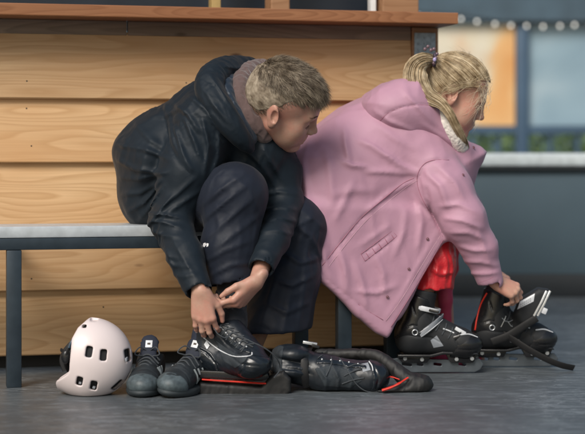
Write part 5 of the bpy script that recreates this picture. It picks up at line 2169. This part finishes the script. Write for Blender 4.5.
Sh.ops.append(('i', rimcut, .006))
vents = [((90, 351), 3.3, 5.4, 8), ((104, 354.5), 3.2, 5.6, 4), ((126, 357), 2.3, 6.4, -8), ((80.2, 380.5), 3.2, 4.6, 14), ((94, 385), 3.3, 4.8, 14), ((92, 320.5), 3.6, 2.2, 0), ((83.5, 327), 2.2, 1.5, 0), ((116, 387), 2.4, 7.0, 48)]
for (c, w_, h_, rt) in vents:
    Sh.box(Qh(*c, -.07), (rh(w_), .075, rh(h_)), rh(min(w_, h_) * .55), np.array(Matrix.Rotation(math.radians(rt), 3, 'Y')), .003, 's')
Sh.ops.append(('i', lambda P: .001 - P[:, 2], .002))
sdf_obj('shell', Sh, .0022, M['shell'], hel, 2)
Li = SDF()
Li.ell(HC + np.array([.001, 0, 0]), (rh(42) - .0115, .0885, rh(40.5) - .0115), RX, 0)
Li.ops.append(('i', lambda P: rimcut(P) + .010, .006))
Li.cap(HC + np.array([-.02, 0, 0]), HC + np.array([-.2, 0, 0]), rh(26), rh(28), .01, 's')
sdf_obj('liner', Li, .003, M['liner'], hel, 1)
for (c, w_, h_, rt) in vents[:5]:     # pale padding glimpsed in each vent
    m = MB(); m.box(Qh(c[0] + .6, c[1] + h_ * .35, -.055), (rh(w_ * .4), .02, rh(h_ * .25)), np.array(Matrix.Rotation(math.radians(rt), 3, 'Y')), .001)
    m.build('padding', M['grey_panel'], hel)
for pts, r in (([(76, 336, -.05), (70, 346, -.06), (67, 356, -.06), (66, 364, -.05), (69, 371, -.03)], .007), ([(75, 340, 0), (66, 350, .0), (62, 360, 0), (65, 371, .0)], .008), ([(73, 352, -.07), (66, 352, -.05), (61, 350, -.02)], .006)):
    m = MB(); m.tube(spline([Qh(*p) for p in pts], 5), r, 8, .5); m.build('strap', M['blk_web'], hel)
m = MB(); m.ball(Qh(66.5, 357, -.055), (.016, .010, .022), None, 16); m.build('buckle', M['blk_plastic'], hel)
m = MB(); m.tube(spline([Qh(75, 337, -.055), Qh(72, 342, -.065), Qh(69.5, 348, -.066)], 4), .0055, 8, .6); m.build('dial_sheen', M['dial_sheen'], hel)  # blue sheen by the dial and straps, put in as a coloured tube
# ================================================================ light, sky, camera
w = bpy.data.worlds.new('World'); SC.world = w; w.use_nodes = True
nt = w.node_tree
bg = nt.nodes['Background']
sky = nt.nodes.new('ShaderNodeTexSky'); sky.sky_type = 'NISHITA'; sky.sun_disc = False
SUN_EL, SUN_AZ = math.radians(41), math.radians(-26)    # azimuth measured from the camera's back, to its left
d = Vector((math.sin(SUN_AZ) * math.cos(SUN_EL), -math.cos(SUN_AZ) * math.cos(SUN_EL), math.sin(SUN_EL)))
sky.sun_elevation = SUN_EL
sky.sun_rotation = math.atan2(d.x, d.y)
sky.air_density = 1.6; sky.dust_density = 3.0; sky.ozone_density = 1.0
nt.links.new(sky.outputs[0], bg.inputs['Color'])
bg.inputs['Strength'].default_value = .10
ld = bpy.data.lights.new('sun', 'SUN'); ld.energy = 2.7; ld.angle = math.radians(26); ld.color = (1, .96, .90)
lo = bpy.data.objects.new('sun', ld); COL.objects.link(lo)
lo.rotation_euler = d.to_track_quat('Z', 'Y').to_euler()

cam = bpy.data.cameras.new('camera'); co = bpy.data.objects.new('camera', cam); COL.objects.link(co)
co.location = (0, 0, CZ); co.rotation_euler = (math.radians(90), 0, 0)
cam.sensor_fit = 'HORIZONTAL'; cam.sensor_width = 36
cam.lens = 36 * F / 585
cam.shift_y = -(217 - HY) / 585
cam.clip_start = .1; cam.clip_end = 300
cam.dof.use_dof = True; cam.dof.focus_distance = 5.05
cam.dof.aperture_fstop = (cam.lens / 1000) / .046
SC.camera = co
SC.view_settings.view_transform = 'Standard'; SC.view_settings.look = 'None'
SC.view_settings.exposure = 0; SC.view_settings.gamma = 1; SC.view_settings.use_curve_mapping = False
